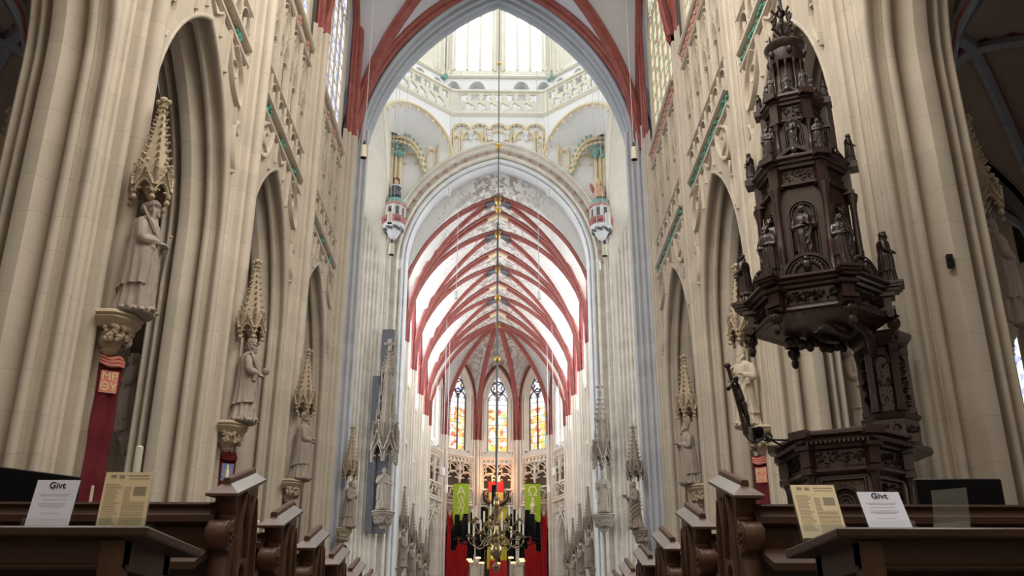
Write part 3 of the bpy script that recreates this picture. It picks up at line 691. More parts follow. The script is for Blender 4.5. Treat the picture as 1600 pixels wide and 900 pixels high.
# turreted corner pieces: gold canopy arch with green crockets, slim gold shafts below
for s in (-1, 1):
    T = Sc(s, 1, 1); m = M(T); lf = M(T)
    path = [(6.7,52.4,31.2),(6.2,52.3,31.15),(5.5,52.3,30.9),(4.9,52.35,30.2),(4.5,52.45,29.2)]
    m.tube(smoothp(path, 5), .13, 6); m.tube(smoothp([(x+.1,y,z-.3) for x,y,z in path], 5), .09, 6)
    for x in (6.55, 6.3, 6.05): m.tube([(x, 52.55, 27), (x, 52.5, 30.4)], .11, 6)
    m.lathe([(.10,0),(.16,.3),(.1,.4),(.2,.75),(.22,.9)], 8, (5.9, 52.3, 31.1))
    for k, (x, y, z) in enumerate(smoothp(path, 5)[::2]):
        lf.ball((x, y-.1, z+.22), (.08,.07,.12), 6, 4); m.ball((x, y-.1, z-.40), (.11,.1,.14), 6, 4); lf.ball((x+.08, y-.15, z-.52), (.07,.07,.09), 6, 4)
    for q in range(8): lf.ball((5.9+.22*math.cos(q*PI/4), 52.3+.22*math.sin(q*PI/4), 32.1), (.13,.13,.16), 6, 4)
    for q in range(12): lf.ball((6.2+random.uniform(-.35,.35), 52.35, 30.2+random.uniform(-.35,.3)), .16, 6, 4)
    t1 = struct('trim_corner_canopy', m, 'gold_stone', label='gold canopied arch in the %s corner of the crossing' % ('left' if s < 0 else 'right')); struct('leaf_carving', lf, 'turquoise_paint', t1)

# ---------------------------------------------------------------- choir
CB = [54.3, 58.4, 64.6, 70.9, 77.1]; CA = 5.95; CZ = 19.7; CR = 9.35
for y0, y1 in zip(CB, CB[1:]):
    m = M(); vault_bay(m, CA, y0, y1, CZ, CR, lun=.8); struct('ceiling_choir', m, 'vault_plaster', label='white choir vault painted with brown tendrils')
    f = prof_arch(CA, CR); cy, b = (y0+y1)/2, (y1-y0)/2; ts = np.linspace(-1, 1, 33)
    for q in (-1, 1):
        m = M(); rib(m, [(CA*t, cy+q*b*t, CZ+CR*f(t)-.05) for t in ts], .21); struct('trim_choir_rib', m, 'red_paint', label='red diagonal rib of the choir vault')
    m = M(); rib(m, [(CA*t, y1, CZ+CR*f(t)-.10) for t in ts], .26); struct('trim_choir_rib', m, 'red_paint', label='red transverse rib of the choir vault')
    m = M()
    for q in (-1, 1): m.tube([(q*(CA-.02), cy+b*t, CZ+CR*.8*f(t)) for t in ts], .16, 6)
    struct('trim_choir_wall_rib', m, 'deep_red_paint')
    # keystone with gold pendants, blue-black painted rib ends
    m = M(); m.lathe([(.1,-.55),(.3,-.4),(.34,-.2),(.3,0)], 10, (0, cy, CZ+CR))
    for k in range(10): m.ball((.55*math.cos(k*PI/5), cy+.45*math.sin(k*PI/5), CZ+CR-.28-.1*(k % 2)), (.10,.10,.16), 6, 4)
    b1 = struct('trim_vault_boss', m, 'gold', label='gilded keystone of the choir vault')
    m = M()
    for q in (-1, 1):
        for t0 in (-1, 1): m.tube([(CA*t*t0, cy+q*b*t*t0, CZ+CR*f(t)-.22) for t in np.linspace(.02, .14, 5)], .17, 6)
    struct('painted_rib_end', m, 'slate', b1)
    m = M()
    for t0 in (-1, 1): m.tube([(CA*t*t0, y1, CZ+CR*f(t)-.26) for t in np.linspace(.0, .12, 5)], .2, 6)
    struct('trim_rib_crown', m, 'gold_stone', label='gold painted crown of a transverse rib')
m = M(); f = prof_arch(CA, CR); ts = np.linspace(-1, 1, 33); m.grid([[(CA*t*1.02, 54.32, CZ+CR*f(t)-.3) for t in ts], [(CA*t*1.02, 54.32, 31.5) for t in ts]]); struct('wall_above_choir_vault', m, 'vault_plaster', label='painted plaster above the first choir vault')
APX = [(-5.95,77.1),(-5.95,80.5),(-4.75,83.9),(-1.85,86.0),(1.85,86.0),(4.75,83.9),(5.95,80.5),(5.95,77.1)]
AC = (0, 80.5); f = prof_arch(CA, CR)
m = M(); n = 14
for (xa, ya), (xb, yb) in zip(APX, APX[1:]):
    P = []
    for i in range(n+1):
        r = i/n; row = []
        for j in range(n+1):
            sg = 2*j/n-1; q = (1+sg)/2; x = AC[0]+r*((xa*(1-q)+xb*q)-AC[0]); y = AC[1]+r*((ya*(1-q)+yb*q)-AC[1])
            row.append((x, y, CZ+f(abs(sg)*r)*(CR+(7.0-CR)*(r*(1-abs(sg))))))
        P.append(row)
    m.grid(P)
P = []
for i in range(n+1):
    r = i/n; row = []
    for j in range(n+1):
        sg = 2*j/n-1; row.append((r*sg*CA, AC[1]-r*3.4, CZ+CR*f(abs(sg)*r)))
    P.append(row)
m.grid(P); struct('ceiling_apse', m, 'vault_plaster', label='painted vault over the apse')
for x, y in APX:
    m = M(); rib(m, [(AC[0]+(x-AC[0])*t, AC[1]+(y-AC[1])*t, CZ+CR*f(t)-.06) for t in np.linspace(.03, 1, 20)], .2); struct('trim_apse_rib', m, 'red_paint', label='red rib radiating over the apse')
m = M(); m.lathe([(.1,-.55),(.3,-.4),(.34,-.2),(.3,0)], 10, (0, 80.5, CZ+CR))
for k in range(10): m.ball((.6*math.cos(k*PI/5), 80.5+.5*math.sin(k*PI/5), CZ+CR-.3), (.12,.12,.2), 6, 4)
struct('trim_vault_boss', m, 'gold', label='gilded keystone over the apse')
for s in (-1, 1):
    T = Sc(s, 1, 1); side = 'left' if s < 0 else 'right'
    for k, y in enumerate(CB[1:]+[80.5]):
        sc_ = .85
        m = M(T); m.strip([(w-.30, y+u*sc_) for u, w in RESP], FLOOR, CZ); struct('pillar_choir_'+side, m, 'choir_stone', label='white clustered choir shaft on the %s' % side)
        m = M(T); m.strip([(w-.315, y+u*sc_) for u, w in RESP[4:-4]], CZ, CZ+2.2); struct('trim_red_shaft', m, 'red_paint', label='red painted shaft under the choir ribs')
    for y0, y1 in zip([54.6]+CB[1:], CB[1:]+[80.5]):
        cy, b = (y0+y1)/2, (y1-y0)/2; m = M(T); a = b-.62
        m.box(6.2, 6.6, y0, y1, 11.0, 18.6)
        if a > .8:
            arch_sweep(m, a, 6.2, 9.6, [(0,6.05),(.08,6.0),(.14,6.1),(.3,6.3),(.34,6.5),(.45,6.8)], place=lambda u, w, z: (w, cy+u, z), n=8); arch_wall(m, a, 6.2, 9.6, 11.1, lambda u, z: (6.06, cy+u, z), n=8)
            for q in range(5): m.bar([(6.2, cy-a+2*a*q/4, 11), (6.2, cy-a+2*a*q/4, 18.4)], (-1,0,0), .12, .2)
            for z in (11.0, 14.3, 18.2): m.box(6.0, 6.3, cy-a, cy+a, z, z+.25)
        m.box(6.15, 6.5, y0, y1, CZ+7.6, 30)
        struct('wall_choir_'+side, m, 'choir_stone', label='choir wall on the %s' % side)
        win_no += 1; m = M(T); 
        for q in range(5): m.bar([(6.3, cy-a+2*a*q/4, 18.6), (6.3, cy-a+2*a*q/4, 26.5)], (-1,0,0), .14, .2)
        w_ = struct('window_%d' % win_no, m, 'choir_stone', label='choir clerestory window'); m = M(T); m.box(6.32, 6.36, y0, y1, 18.6, 25.4); struct('pane', m, 'choir_glass', w_)
    m = M(T); m.box(9.2, 9.5, 54, 90, FLOOR, 18); struct('wall_ambulatory_'+side, m, 'shaded_stone')
# apse walls
for fi in range(1, 6):
    (xa, ya), (xb, yb) = APX[fi], APX[fi+1]; c = np.array(((xa+xb)/2, (ya+yb)/2, 0)); t = np.array((xb-xa, yb-ya, 0.)); L = np.linalg.norm(t); t /= L
    T = np.eye(4); T[:3, 0] = t; T[:3, 1] = (-t[1], t[0], 0); T[:3, 3] = c; hl = L/2; aw = hl-.42
    m = M(T); pl = lambda u, w, z: (u, w, z)
    arch_sweep(m, aw, 23.3, 26.6, [(0,0),(.05,-.05),(.12,0),(.16,.1),(.24,.14),(.30,.1),(.36,.2),(.44,.36),(.50,.4),(.52,.7)], z0=18.7, place=pl, n=10)
    arch_wall(m, aw, 23.3, 26.6, 27.6, lambda u, z: (u, 0, z), n=10, u1=hl)
    for q in (-1, 1): m.grid([[(q*aw, 0, FLOOR), (q*hl, 0, FLOOR)], [(q*aw, 0, 23.4), (q*hl, 0, 23.4)]])
    # sloping sill, frieze, triforium, parapet band, spandrel and lower arch
    m.loft([[(u, w, z) for w, z in ((-.12,18.05),(-.16,18.15),(.72,18.95),(.72,18.05))] for u in (-aw, aw)])
    m.loft([[(u, w, z) for w, z in ((-.06,17.55),(-.1,17.6),(-.06,17.66),(.1,17.66),(.1,17.55))] for u in (-aw, aw)])
    m.box(-aw, aw, -.0, .15, 17.95, 18.1)
    for q in range(8): u = -aw+2*aw*q/7; m.box(u-.07, u+.07, .02, .12, 17.6, 18.0)
    m.box(-aw, aw, .2, .3, 17.5, 18.1)
    for q in (-1, 0, 1): m.bar([(q*aw*.97, .1, 15.0), (q*aw*.97, .1, 17.6)], (0,-1,0), .16, .2)
    for q in (-1, 1):
        cc, hh = q*aw/2, aw/2-.05
        for z0 in (16.0, 16.8):
            m.bar([(cc+u, .1, z) for u, z in pointed(hh, z0, z0+.75, 0, 5)], (0,-1,0), .12, .16)
            for cp in cusps(cc, hh, z0+.05, z0+.75): m.bar([(u, .1, z) for u, z in cp], (0,-1,0), .12, .14)
        m.bar([(u, .1, z) for u, z in foil(cc, 16.95, hh*.66, 3, 24, PI/2, .4)], (0,-1,0), .09, .14, closed=True)
        m.bar([(u, .05, z) for u, z in foil(cc, 14.72, hh*.7, 4, 24, PI/4, .4)], (0,-1,0), .12, .12, closed=True)
    for z in (14.05, 15.25): m.box(-aw, aw, -.06, .2, z, z+.14)
    m.loft([[(u, w, z) for w, z in ((-.12,13.72),(-.2,13.8),(-.12,13.95),(.3,13.98),(.3,13.72))] for u in (-aw, aw)])
    for q in (-1, 1):
        cc = q*aw/2; m.bar([(u, .05, z) for u, z in foil(cc, 13.15, aw*.32, 4, 24, 0, .45)], (0,-1,0), .1, .14, closed=True)
        for u in (cc-aw*.45, cc+aw*.45): m.bar([(u, .05, 12.5), (u, .05, 13.75)], (0,-1,0), .1, .14)
    m.box(-aw, aw, .18, .5, 12.6, 13.8)
    arch_sweep(m, aw, 9.6, 12.9, [(0,0),(.06,-.06),(.14,0),(.2,.12),(.3,.16),(.36,.3),(.42,.7)], place=pl, n=8); arch_wall(m, aw, 9.6, 12.9, 13.75, lambda u, z: (u, .1, z), n=8)
    struct('wall_apse', m, 'choir_stone', label='apse wall with window, triforium openings and lower arch')
    m = M(T); m.tube([(u, -.08, z) for u, z in pointed(aw+.12, 23.3, 26.9, 0, 10)], .13, 6); struct('trim_apse_wall_rib', m, 'deep_red_paint', label='dark red rib around an apse window')
    m = M(T); m.box(-hl-1.4, hl+1.4, 2.2, 2.4, FLOOR, 18.4); m.box(-hl-1, hl+1, .7, 2.3, 18.2, 18.5); struct('wall_apse_passage', m, 'shaded_stone', label='shadowed wall of the passage behind the apse triforium')
    win_no += 1; m = M(T); wa = aw-.52 if fi in (2,3,4) else aw-.32; wy = .62 if fi in (2,3,4) else .2
    m.bar([(0, wy, 18.8), (0, wy, 24.0)], (0,-1,0), .12, .16)
    for q in (-1, 1):
        m.bar([(q*wa/2+u, wy, z) for u, z in pointed(wa/2, 23.4, 24.2, 0, 5)], (0,-1,0), .1, .14)
        for cp in cusps(q*wa/2, wa/2, 23.5, 24.2): m.bar([(u, wy, z) for u, z in cp], (0,-1,0), .06, .1)
        m.bar([(q*wa, wy, 18.8), (q*wa, wy, 23.4)], (0,-1,0), .14, .14)
    m.bar([(u, wy, z) for u, z in foil(0, 24.75, .55, 4, 28, 0, .5)], (0,-1,0), .1, .14, closed=True)
    m.bar([(u, wy, z) for u, z in ring(0, 24.75, wy, 16)], (0,-1,0), .12, .12, closed=True)
    for k in range(9): m.box(-wa, wa, wy-.02, wy+.01, 19.4+.62*k, 19.435+.62*k)
    w_ = struct('window_%d' % win_no, m, 'slate' if fi in (2,3,4) else 'choir_stone', label='%s apse window of two lights' % ('clear' if fi in (1,5) else 'stained glass'))
    m = M(T); m.box(-wa-.1, wa+.1, wy+.02, wy+.04, 18.8, 26.3); struct('pane', m, 'stained_glass' if fi in (2,3,4) else 'clear_glass', w_)
    if fi < 5:
        x, y = xb, yb; ang = math.atan2(y-AC[1], x-AC[0])
        TT = Tr(x, y) @ Rz(ang)
        m = M(TT); m.strip([(w-6.35, u*.85) for u, w in RESP], FLOOR, CZ); struct('pillar_apse', m, 'choir_stone', label='white clustered shaft between apse windows')
        m = M(TT); m.strip([(w-6.365, u*.85) for u, w in RESP[4:-4]], CZ-.0, CZ+6); struct('trim_red_shaft', m, 'red_paint')
# ================================================================ FIGURES
def remeshed(m, name, voxel, smooth=1):
    me = m.mesh(name+'_raw'); o = bpy.data.objects.new(name, me); COL.objects.link(o)
    r = o.modifiers.new('r', 'REMESH'); r.mode = 'VOXEL'; r.voxel_size = voxel
    if smooth:
        s_ = o.modifiers.new('s', 'SMOOTH'); s_.iterations = smooth; s_.factor = .5
    bpy.context.view_layer.update(); dg = bpy.context.evaluated_depsgraph_get()
    out = bpy.data.meshes.new_from_object(o.evaluated_get(dg)); out.name = name
    bpy.data.objects.remove(o); bpy.data.meshes.remove(me)
    out.polygons.foreach_set('use_smooth', [True]*len(out.polygons)); return out
def hand(m, p, d, up, s=1.0, curl=.6):
    """palm with four fingers of unequal length and a thumb; d points along the hand, up out of its back"""
    p, d, up = (np.array(v, float) for v in (p, d, up)); d /= np.linalg.norm(d); up -= d*np.dot(up, d); up /= np.linalg.norm(up)+1e-9; sd = np.cross(d, up)
    m.tube([p-d*.012*s, p+d*.022*s, p+d*.048*s], [.014*s, .021*s, .020*s], 8)
    for k, ln in enumerate((.040, .047, .044, .034)):
        b = p+d*.044*s+sd*(k-1.5)*.0115*s
        m.tube([b, b+(d*.9-up*curl*.4)*ln*.5*s, b+(d*.9-up*curl*.4)*ln*.5*s+(d*.5-up*curl)*ln*.5*s], [.0068*s, .0062*s, .005*s], 6)
    b = p+d*.012*s+sd*.018*s
    m.tube([b, b+(d*.5+sd*.7)*.024*s, b+(d*1.1+sd*.75-up*.4)*.042*s], [.0085*s, .0075*s, .006*s], 6)
def head(m, c, tilt=0.0, gear='hair', beard=False, turn=0.0):
    """head about an eighth of the figure, facing -Y"""
    S0 = m.T.copy(); m.T = m.T @ Tr(*c) @ Rz(turn) @ Rx(-tilt)
    m.ball((0,0,.012), (.047,.056,.062), 14, 10); m.ball((0,-.018,-.028), (.034,.038,.036), 12, 8)
    m.tube([(0,-.050,.018),(0,-.062,-.004),(0,-.058,-.012)], [.006,.010,.011], 6)
    for q in (-1, 1):
        m.ball((q*.018,-.050,.020), (.016,.008,.005), 6, 4); m.ball((q*.018,-.047,.010), (.009,.008,.006), 6, 4); m.ball((q*.024,-.040,-.012), (.014,.012,.014), 6, 4); m.ball((q*.047,-.002,.0), (.007,.011,.017), 6, 4)
    m.tube([(-.014,-.052,-.026),(0,-.056,-.025),(.014,-.052,-.026)], .0045, 5); m.tube([(-.011,-.051,-.034),(0,-.055,-.035),(.011,-.051,-.034)], .005, 5)
    m.ball((0,-.046,-.050), (.013,.012,.012), 6, 4)
    m.tube([(0,.005,-.02),(0,.008,-.10)], [.034,.042], 8)
    rr = random.Random(len(gear)*7+int(beard))
    if beard:
        for k in range(9): m.ball((rr.uniform(-.026,.026),-.044+rr.uniform(-.008,.008),-.050-rr.uniform(0,.045)), (.013,.012,.022), 6, 4)
        for q in (-1, 1): m.tube([(q*.044,-.012,.0),(q*.038,-.028,-.035),(q*.02,-.045,-.055)], .012, 6)
    if gear in ('hair', 'circlet', 'crown', 'wreath'):
        for k in range(60):
            a = rr.uniform(0, 2*PI); t = rr.uniform(-.5, 1.4); x, y, z = .052*math.cos(t)*math.cos(a), .060*math.cos(t)*math.sin(a)+.006, .066*math.sin(t)+.014
            if y < -.03 and z < .05: continue
            m.ball((x, y, z), rr.uniform(.010,.016), 6, 4)
    if gear in ('circlet', 'wreath'): m.tube([(.053*math.cos(a), .062*math.sin(a), .038) for a in np.linspace(0, 2*PI, 17)], .009, 6)
    if gear == 'crown':
        m.lathe([(.046,.035),(.054,.036),(.058,.062),(.050,.062)], 14)
        for k in range(8): a = k*PI/4; m.tube([(.054*math.cos(a), .058*math.sin(a), .06), (.060*math.cos(a), .064*math.sin(a), .084)], [.010,.005], 5)
        m.tube([(0,.03,-.01),(0,.052,-.06),(0,.05,-.14)], [.045,.040,.03], 8)
    if gear == 'veil':
        m.ball((0,.008,.022), (.058,.064,.062), 12, 8)
        for q in (-1, 1): m.tube([(q*.045,-.028,.035),(q*.052,-.02,-.02),(q*.056,-.004,-.09)], [.014,.018,.024], 7)
        m.tube([(0,.05,.03),(0,.06,-.05),(0,.055,-.13)], [.04,.05,.05], 8)
        m.tube([(-.05,-.03,.045),(0,-.052,.058),(.05,-.03,.045)], .010, 6)
    if gear == 'turban':
        for z, r in ((.045,.054),(.06,.050),(.035,.056)): m.tube([(r*math.cos(a), (r+.008)*math.sin(a)+.004, z+.008*math.sin(2*a)) for a in np.linspace(0, 2*PI, 17)], .016, 6)
        m.ball((0,.006,.06), (.048,.052,.032), 10, 6); m.tube([(.03,.04,.03),(.03,.055,-.05),(.01,.06,-.13)], [.02,.026,.03], 7)
        for q in (-1, 1): m.tube([(q*.045,-.02,.02),(q*.046,-.022,-.03),(q*.05,-.01,-.08)], [.012,.014,.018], 6)
    if gear == 'hood':
        m.ball((0,.012,.018), (.060,.066,.064), 12, 8); m.tube([(-.048,-.028,.03),(0,-.040,.072),(.048,-.028,.03)], .014, 6)
        for q in (-1, 1): m.tube([(q*.05,-.026,.03),(q*.054,-.015,-.03),(q*.045,-.01,-.09)], [.014,.020,.03], 7)
    if gear == 'mitre':
        m.loft([[(.050*math.cos(a), .056*math.sin(a)+.004, .030) for a in np.linspace(0, 2*PI, 16, False)], [(.054*math.cos(a), .058*math.sin(a)+.004, .075+.012*abs(math.sin(a))) for a in np.linspace(0, 2*PI, 16, False)], [(.034*math.cos(a), .050*math.sin(a)+.004, .098+.045*abs(math.sin(a))) for a in np.linspace(0, 2*PI, 16, False)]])
        for q in (-1, 1): m.tube([(q*.016,.052,.04),(q*.018,.062,-.03),(q*.018,.058,-.12)], .011, 5)
    m.T = S0
def figure_mesh(name, seed=1, gear='hair', beard=False, lh=(.06,-.12,.60), rh=(-.06,-.12,.60), cape=True, tilt=.15, turn=0, voxel=.0062, hem=.02, lean=0):
    """draped standing figure, one unit tall (head top about 1), front towards -Y, one continuous surface"""
    rr = random.Random(seed); m = M(); n = 64; ph = rr.uniform(0, 6)
    zs = [0,.03,.10,.2,.3,.4,.48,.55,.61,.67,.73,.78,.815,.84,.87]
    rx = [.165,.162,.150,.140,.136,.136,.138,.130,.122,.126,.136,.138,.125,.080,.044]
    ry = [.165,.160,.148,.138,.132,.130,.128,.120,.112,.112,.112,.106,.090,.064,.046]
    rings = []
    for z, a, b in zip(zs, rx, ry):
        A = .17*max(0,1-z/.86)**.8+.02; row = []; ox = .022*math.sin(PI*z*1.25+(seed % 2)*PI); oy = -.018*math.sin(PI*min(1,z/.8))+lean*z*z
        for k in range(n):
            t = 2*PI*k/n
            fo = .62*abs(math.sin(3.5*t+ph+1.6*math.sin(2.6*z)))**1.3+.38*math.sin(13*t-ph*2+2.2*z)
            r = 1+A*(fo-.3); row.append((ox+a*r*math.cos(t), oy+b*r*math.sin(t), z))
        rings.append(row)
    m.loft(rings)
    # mantle: shoulders to shin, open in front, deeper folds
    if cape:
        zs2 = [.12,.2,.3,.4,.5,.6,.68,.75,.80,.835]; R = []
        for z in zs2:
            i = np.interp(z, zs, rx); j = np.interp(z, zs, ry); row = []; ox = .022*math.sin(PI*z*1.25+(seed % 2)*PI); oy = -.018*math.sin(PI*min(1,z/.8))+lean*z*z
            sp = np.interp(z, [.12,.5,.8], [.95,.8,.45])
            outer = []; inner = []
            for k in range(41):
                t = -PI/2+sp+(2*PI-2*sp)*k/40; fo = .7*abs(math.sin(6*t+ph*1.7+3*z+.5*math.sin(9*z)))+.3*math.sin(15*t+4*z); A = .19*(1-z)+.03
                q = 1.08+A*fo; zz = z+(.10*(k/40) if z == .12 else 0)
                outer.append((ox+i*q*math.cos(t), oy+j*q*math.sin(t), zz)); inner.append((ox+i*.9*math.cos(t), oy+j*.9*math.sin(t), zz))
            R.append(outer+inner[::-1])
        m.loft(R)
        # swags across the front
        for k in range(3):
            z0 = .58-.12*k; w = .112-.006*k
            m.tube(smoothp([(w, -.05, z0+.10), (w*.55, -.116-.006*k, z0-.01), (-w*.05, -.126-.006*k, z0-.075), (-w*.6, -.108, z0-.03), (-w, -.06, z0+.03)], 5), [.006+.008*math.sin(PI*t) for t in np.linspace(0, 1, 21)], 6)
        m.tube(smoothp([(.10,-.09,.62),(.10,-.12,.5),(.075,-.125,.38),(.10,-.12,.28),(.07,-.13,.17)], 6), [.014]*24+[.008], 6)
        m.tube(smoothp([(-.10,-.085,.70),(-.085,-.12,.55),(-.095,-.12,.40),(-.06,-.13,.26),(-.085,-.13,.13)], 6), [.012]*24+[.008], 6)
    else:
        for k in range(7):
            x = -.09+.03*k; m.tube(smoothp([(x*.7,-.11,.56),(x,-.125,.35),(x*1.2,-.145,.04)], 5), [.006+.007*t for t in np.linspace(0, 1, 11)], 6)
        for q in (-1, 1):
            for k in range(5):
                pts = []
                for i in range(6):
                    f = i/5; z = .74-.075*k-.22*f*(1+.15*k); t = math.radians(68-150*f) ; A_ = np.interp(z, zs, rx)*1.22; B_ = np.interp(z, zs, ry)*1.24
                    pts.append((q*A_*math.cos(t), B_*math.sin(t), z+.03*math.sin(PI*f)))
                m.tube(smoothp(pts, 4), [.004+.011*math.sin(PI*i/20) for i in range(21)], 6)
    # toes of the shoes under the hem
    for q in (-1, 1): m.ball((q*.055,-.15,.014), (.026,.05,.018), 8, 5)
    # arms in wide sleeves
    for q, hp in ((1, lh), (-1, rh)):
        if hp is None: continue
        sh = np.array((q*.118, 0+lean*.6, .785)); hp = np.array(hp, float); el = np.array((q*.165, .0+lean*.4+(-.03 if hp[1] < -.12 else 0), .60)) if hp[2] < .72 else np.array((q*.17, -.06, .63))
        m.tube(smoothp([sh, sh*.5+el*.5+np.array((q*.015,0,0)), el, el*.45+hp*.55], 5), [.048]*6+[.046]*5+[.05]*5, 9)
        m.tube([el*.55+hp*.45, el*.25+hp*.75, el*.12+hp*.88], [.050,.040,.030], 9); m.tube([el*.3+hp*.7, hp], [.022,.017], 7)
        fw = el*.5+hp*.5; m.tube(smoothp([fw+np.array((0,0,-.01)), fw+np.array((0,-.005,-.07)), fw+np.array((q*.01,.0,-.12))], 4), [.036]*5+[.028]*3+[.010], 7)
        hand(m, hp, hp-el+np.array((-q*.03,-.02,.0)), (0,-.3,1), 1.0)
    S1 = m.T; m.T = Tr(.008*math.sin(seed), -.026+lean, .922) @ Sc(1.12); head(m, (0,0,0), tilt, gear, beard, turn); m.T = S1
    # rocky little base
    m.lathe([(.13,-.035),(.155,-.03),(.155,0),(.14,.012)], 16)
    for k in range(18): a = k*.35; m.ball((.14*math.cos(a), .14*math.sin(a), -.01), (.034+.012*(k % 3), .034, .026), 6, 4)
    return remeshed(m, name, voxel)
def palm(m, p0, p1, n=16):
    p0, p1 = np.array(p0), np.array(p1); d = p1-p0; sd = np.cross(d, (0,1,0)); sd /= np.linalg.norm(sd)
    m.tube([p0, p0*.5+p1*.5+np.array((0,-.012,0)), p1], [.007,.008,.004], 6)
    for k in range(n):
        c = p0+d*(.25+.72*k/n)
        for q in (-1, 1): m.tube([c, c+sd*q*.026+d*.05, c+sd*q*.030+d*.085], [.006,.009,.002], 5)
def sword(m, p0, p1):
    p0, p1 = np.array(p0), np.array(p1); d = (p1-p0); L = np.linalg.norm(d); d /= L
    m.tube([p0, p0+d*.10], .010, 7); m.ball(p0-d*.012, .017, 7, 5)
    for k in range(4): m.ball(p0+d*(.015+.022*k), .0125, 6, 4)
    x = np.cross(d, (0,1,0)); x /= np.linalg.norm(x); m.tube([p0+d*.11-x*.05, p0+d*.11+x*.05], .008, 6); m.tube([p0+d*.11, p1], [.014,.004], 4)
def basket(m, c):
    m.lathe([(.022,-.05),(.040,-.035),(.052,0),(.050,.008)], 12, c)
    for k in range(14): a = k*2.4; r = .012+.028*((k*7) % 5)/5; m.ball((c[0]+r*math.cos(a), c[1]+r*math.sin(a), c[2]+.016), .014, 6, 4)
def book(m, c, rz=0, tx=-.5, s=1):
    S0 = m.T.copy(); m.T = m.T @ Tr(*c) @ Rz(rz) @ Rx(tx)
    m.bbox(-.05*s,.05*s,-.035*s,.035*s,-.012*s,.012*s,.004); m.T = S0
def staff(m, p0, p1, top='crook'):
    m.tube([p0, p1], .008, 7); x, y, z = p1
    if top == 'crook': m.tube([(x+.04*math.sin(t)*(1-t/9), y, z+.045-.045*math.cos(t)*(1-t/9)) for t in np.linspace(0, 5.6, 18)], .007, 6); m.ball((x,y,z-.01), .014, 7, 5)
    else:
        m.tube([(x,y,z),(x,y,z+.08)], .007, 6)
        for zz, w in ((.02,.03),(.045,.022)): m.tube([(x-w,y,z+zz),(x+w,y,z+zz)], .006, 6)
def goose(m, c):
    x, y, z = c
    m.tube(smoothp([(x+.07,y,z+.055),(x+.03,y,z+.05),(x-.02,y,z+.045),(x-.05,y,z+.06),(x-.055,y,z+.10),(x-.05,y,z+.13)], 5), [.006]+[.03]*4+[.042]*6+[.04]*4+[.026]*3+[.016]*4+[.013]*4, 8)
    m.ball((x-.056,y,z+.135), (.018,.014,.014), 8, 5); m.tube([(x-.066,y,z+.134),(x-.092,y,z+.128)], [.008,.003], 6)
    for q in (-1,1): m.tube([(x-.01,y+q*.03,z+.06),(x+.03,y+q*.038,z+.058),(x+.085,y+q*.025,z+.065)], [.02,.022,.006], 6)
ME = {}
ME['palm'] = figure_mesh('veiled_saint', 1, 'turban', False, (.055,-.145,.605), (-.05,-.15,.60), tilt=.25)
ME['basket'] = figure_mesh('basket_saint', 2, 'circlet', False, (.06,-.14,.60), (-.05,-.15,.57), tilt=.1)
ME['queen'] = figure_mesh('crowned_saint', 3, 'crown', False, (.05,-.13,.62), (-.05,-.14,.58), tilt=.12)
ME['hooded'] = figure_mesh('hooded_saint', 4, 'hood', True, (.03,-.15,.66), (-.03,-.15,.66), tilt=.35, lean=-.02)
ME['monk'] = figure_mesh('monk_saint', 5, 'hair', False, (.04,-.13,.62), (-.035,-.115,.80), tilt=.1)
ME['pope'] = figure_mesh('pope_saint', 6, 'mitre', True, (.06,-.14,.62), (-.15,-.13,.70), tilt=.05)
ME['reader'] = figure_mesh('reading_saint', 7, 'hair', False, (.04,-.19,.66), (-.04,-.19,.66), cape=False, tilt=.45, lean=-.03)
ME['bishop'] = figure_mesh('praying_bishop', 8, 'mitre', True, (.025,-.17,.66), (-.025,-.17,.66), tilt=.3, lean=-.01)
ME['goose_bishop'] = figure_mesh('goose_bishop', 9, 'mitre', True, (.09,-.15,.64), (-.06,-.16,.72), tilt=.1)
ME['apostle'] = figure_mesh('apostle', 10, 'hair', True, (.05,-.14,.60), (-.07,-.13,.56), tilt=.1, voxel=.009)
ME['maiden'] = figure_mesh('maiden', 11, 'veil', False, (.04,-.14,.64), (-.03,-.14,.60), tilt=.15, voxel=.009)
def statue(key, label, loc, face, h, stone='statue_stone', extra=None, group=None, name='stone_statue'):
    """face = heading of the front in degrees, 0 = east of the picture (+X)"""
    me = ME[key]
    if len(me.materials) == 0: me.materials.append(MAT[stone])
    t = thing(name, label, 'statue', loc, math.radians(face+90), group, h)
    o = obj('body', me, stone, t); o.material_slots[0].link = 'OBJECT'; o.material_slots[0].material = MAT[stone]
    for nm, fn in (extra or []):
        m = M(); fn(m); obj(nm, m, stone, t)
    return t

# ---------------------------------------------------------------- consoles and canopies
def corbel_parts(m_top, m_leaf, m_cup, seed=1):
    """local: wall plane Y = 0 behind, projects towards -Y, top at Z = 0, unit = metres"""
    rr = random.Random(seed)
    def half(r, z, k=8): return [(r*math.cos(a), -r*math.sin(a)*1.0, z) for a in np.linspace(0, PI, k)]
    def oct_(r, z): return [(-r, .12, z), (-r, -.40*r, z), (-.42*r, -r, z), (.42*r, -r, z), (r, -.40*r, z), (r, .12, z)]
    m_top.loft([oct_(r, z) for r, z in ((.36,0),(.40,-.03),(.42,-.07),(.38,-.10),(.40,-.13),(.35,-.20),(.30,-.26))])
    for k in range(80):
        a = rr.uniform(0, PI); z = rr.uniform(-.46,-.24); r = .30-.10*(-.24-z)/.22*.4
        m_leaf.ball((r*math.cos(a)*1.05, -r*math.sin(a)*1.05, z), (rr.uniform(.03,.055),)*3, 6, 4)
    m_leaf.lathe([(.26,-.24),(.28,-.36),(.22,-.47)], 10, a0=PI, a1=2*PI)
    m_cup.lathe([(.20,-.44),(.16,-.52),(.12,-.56),(.13,-.60),(.07,-.66)], 10)
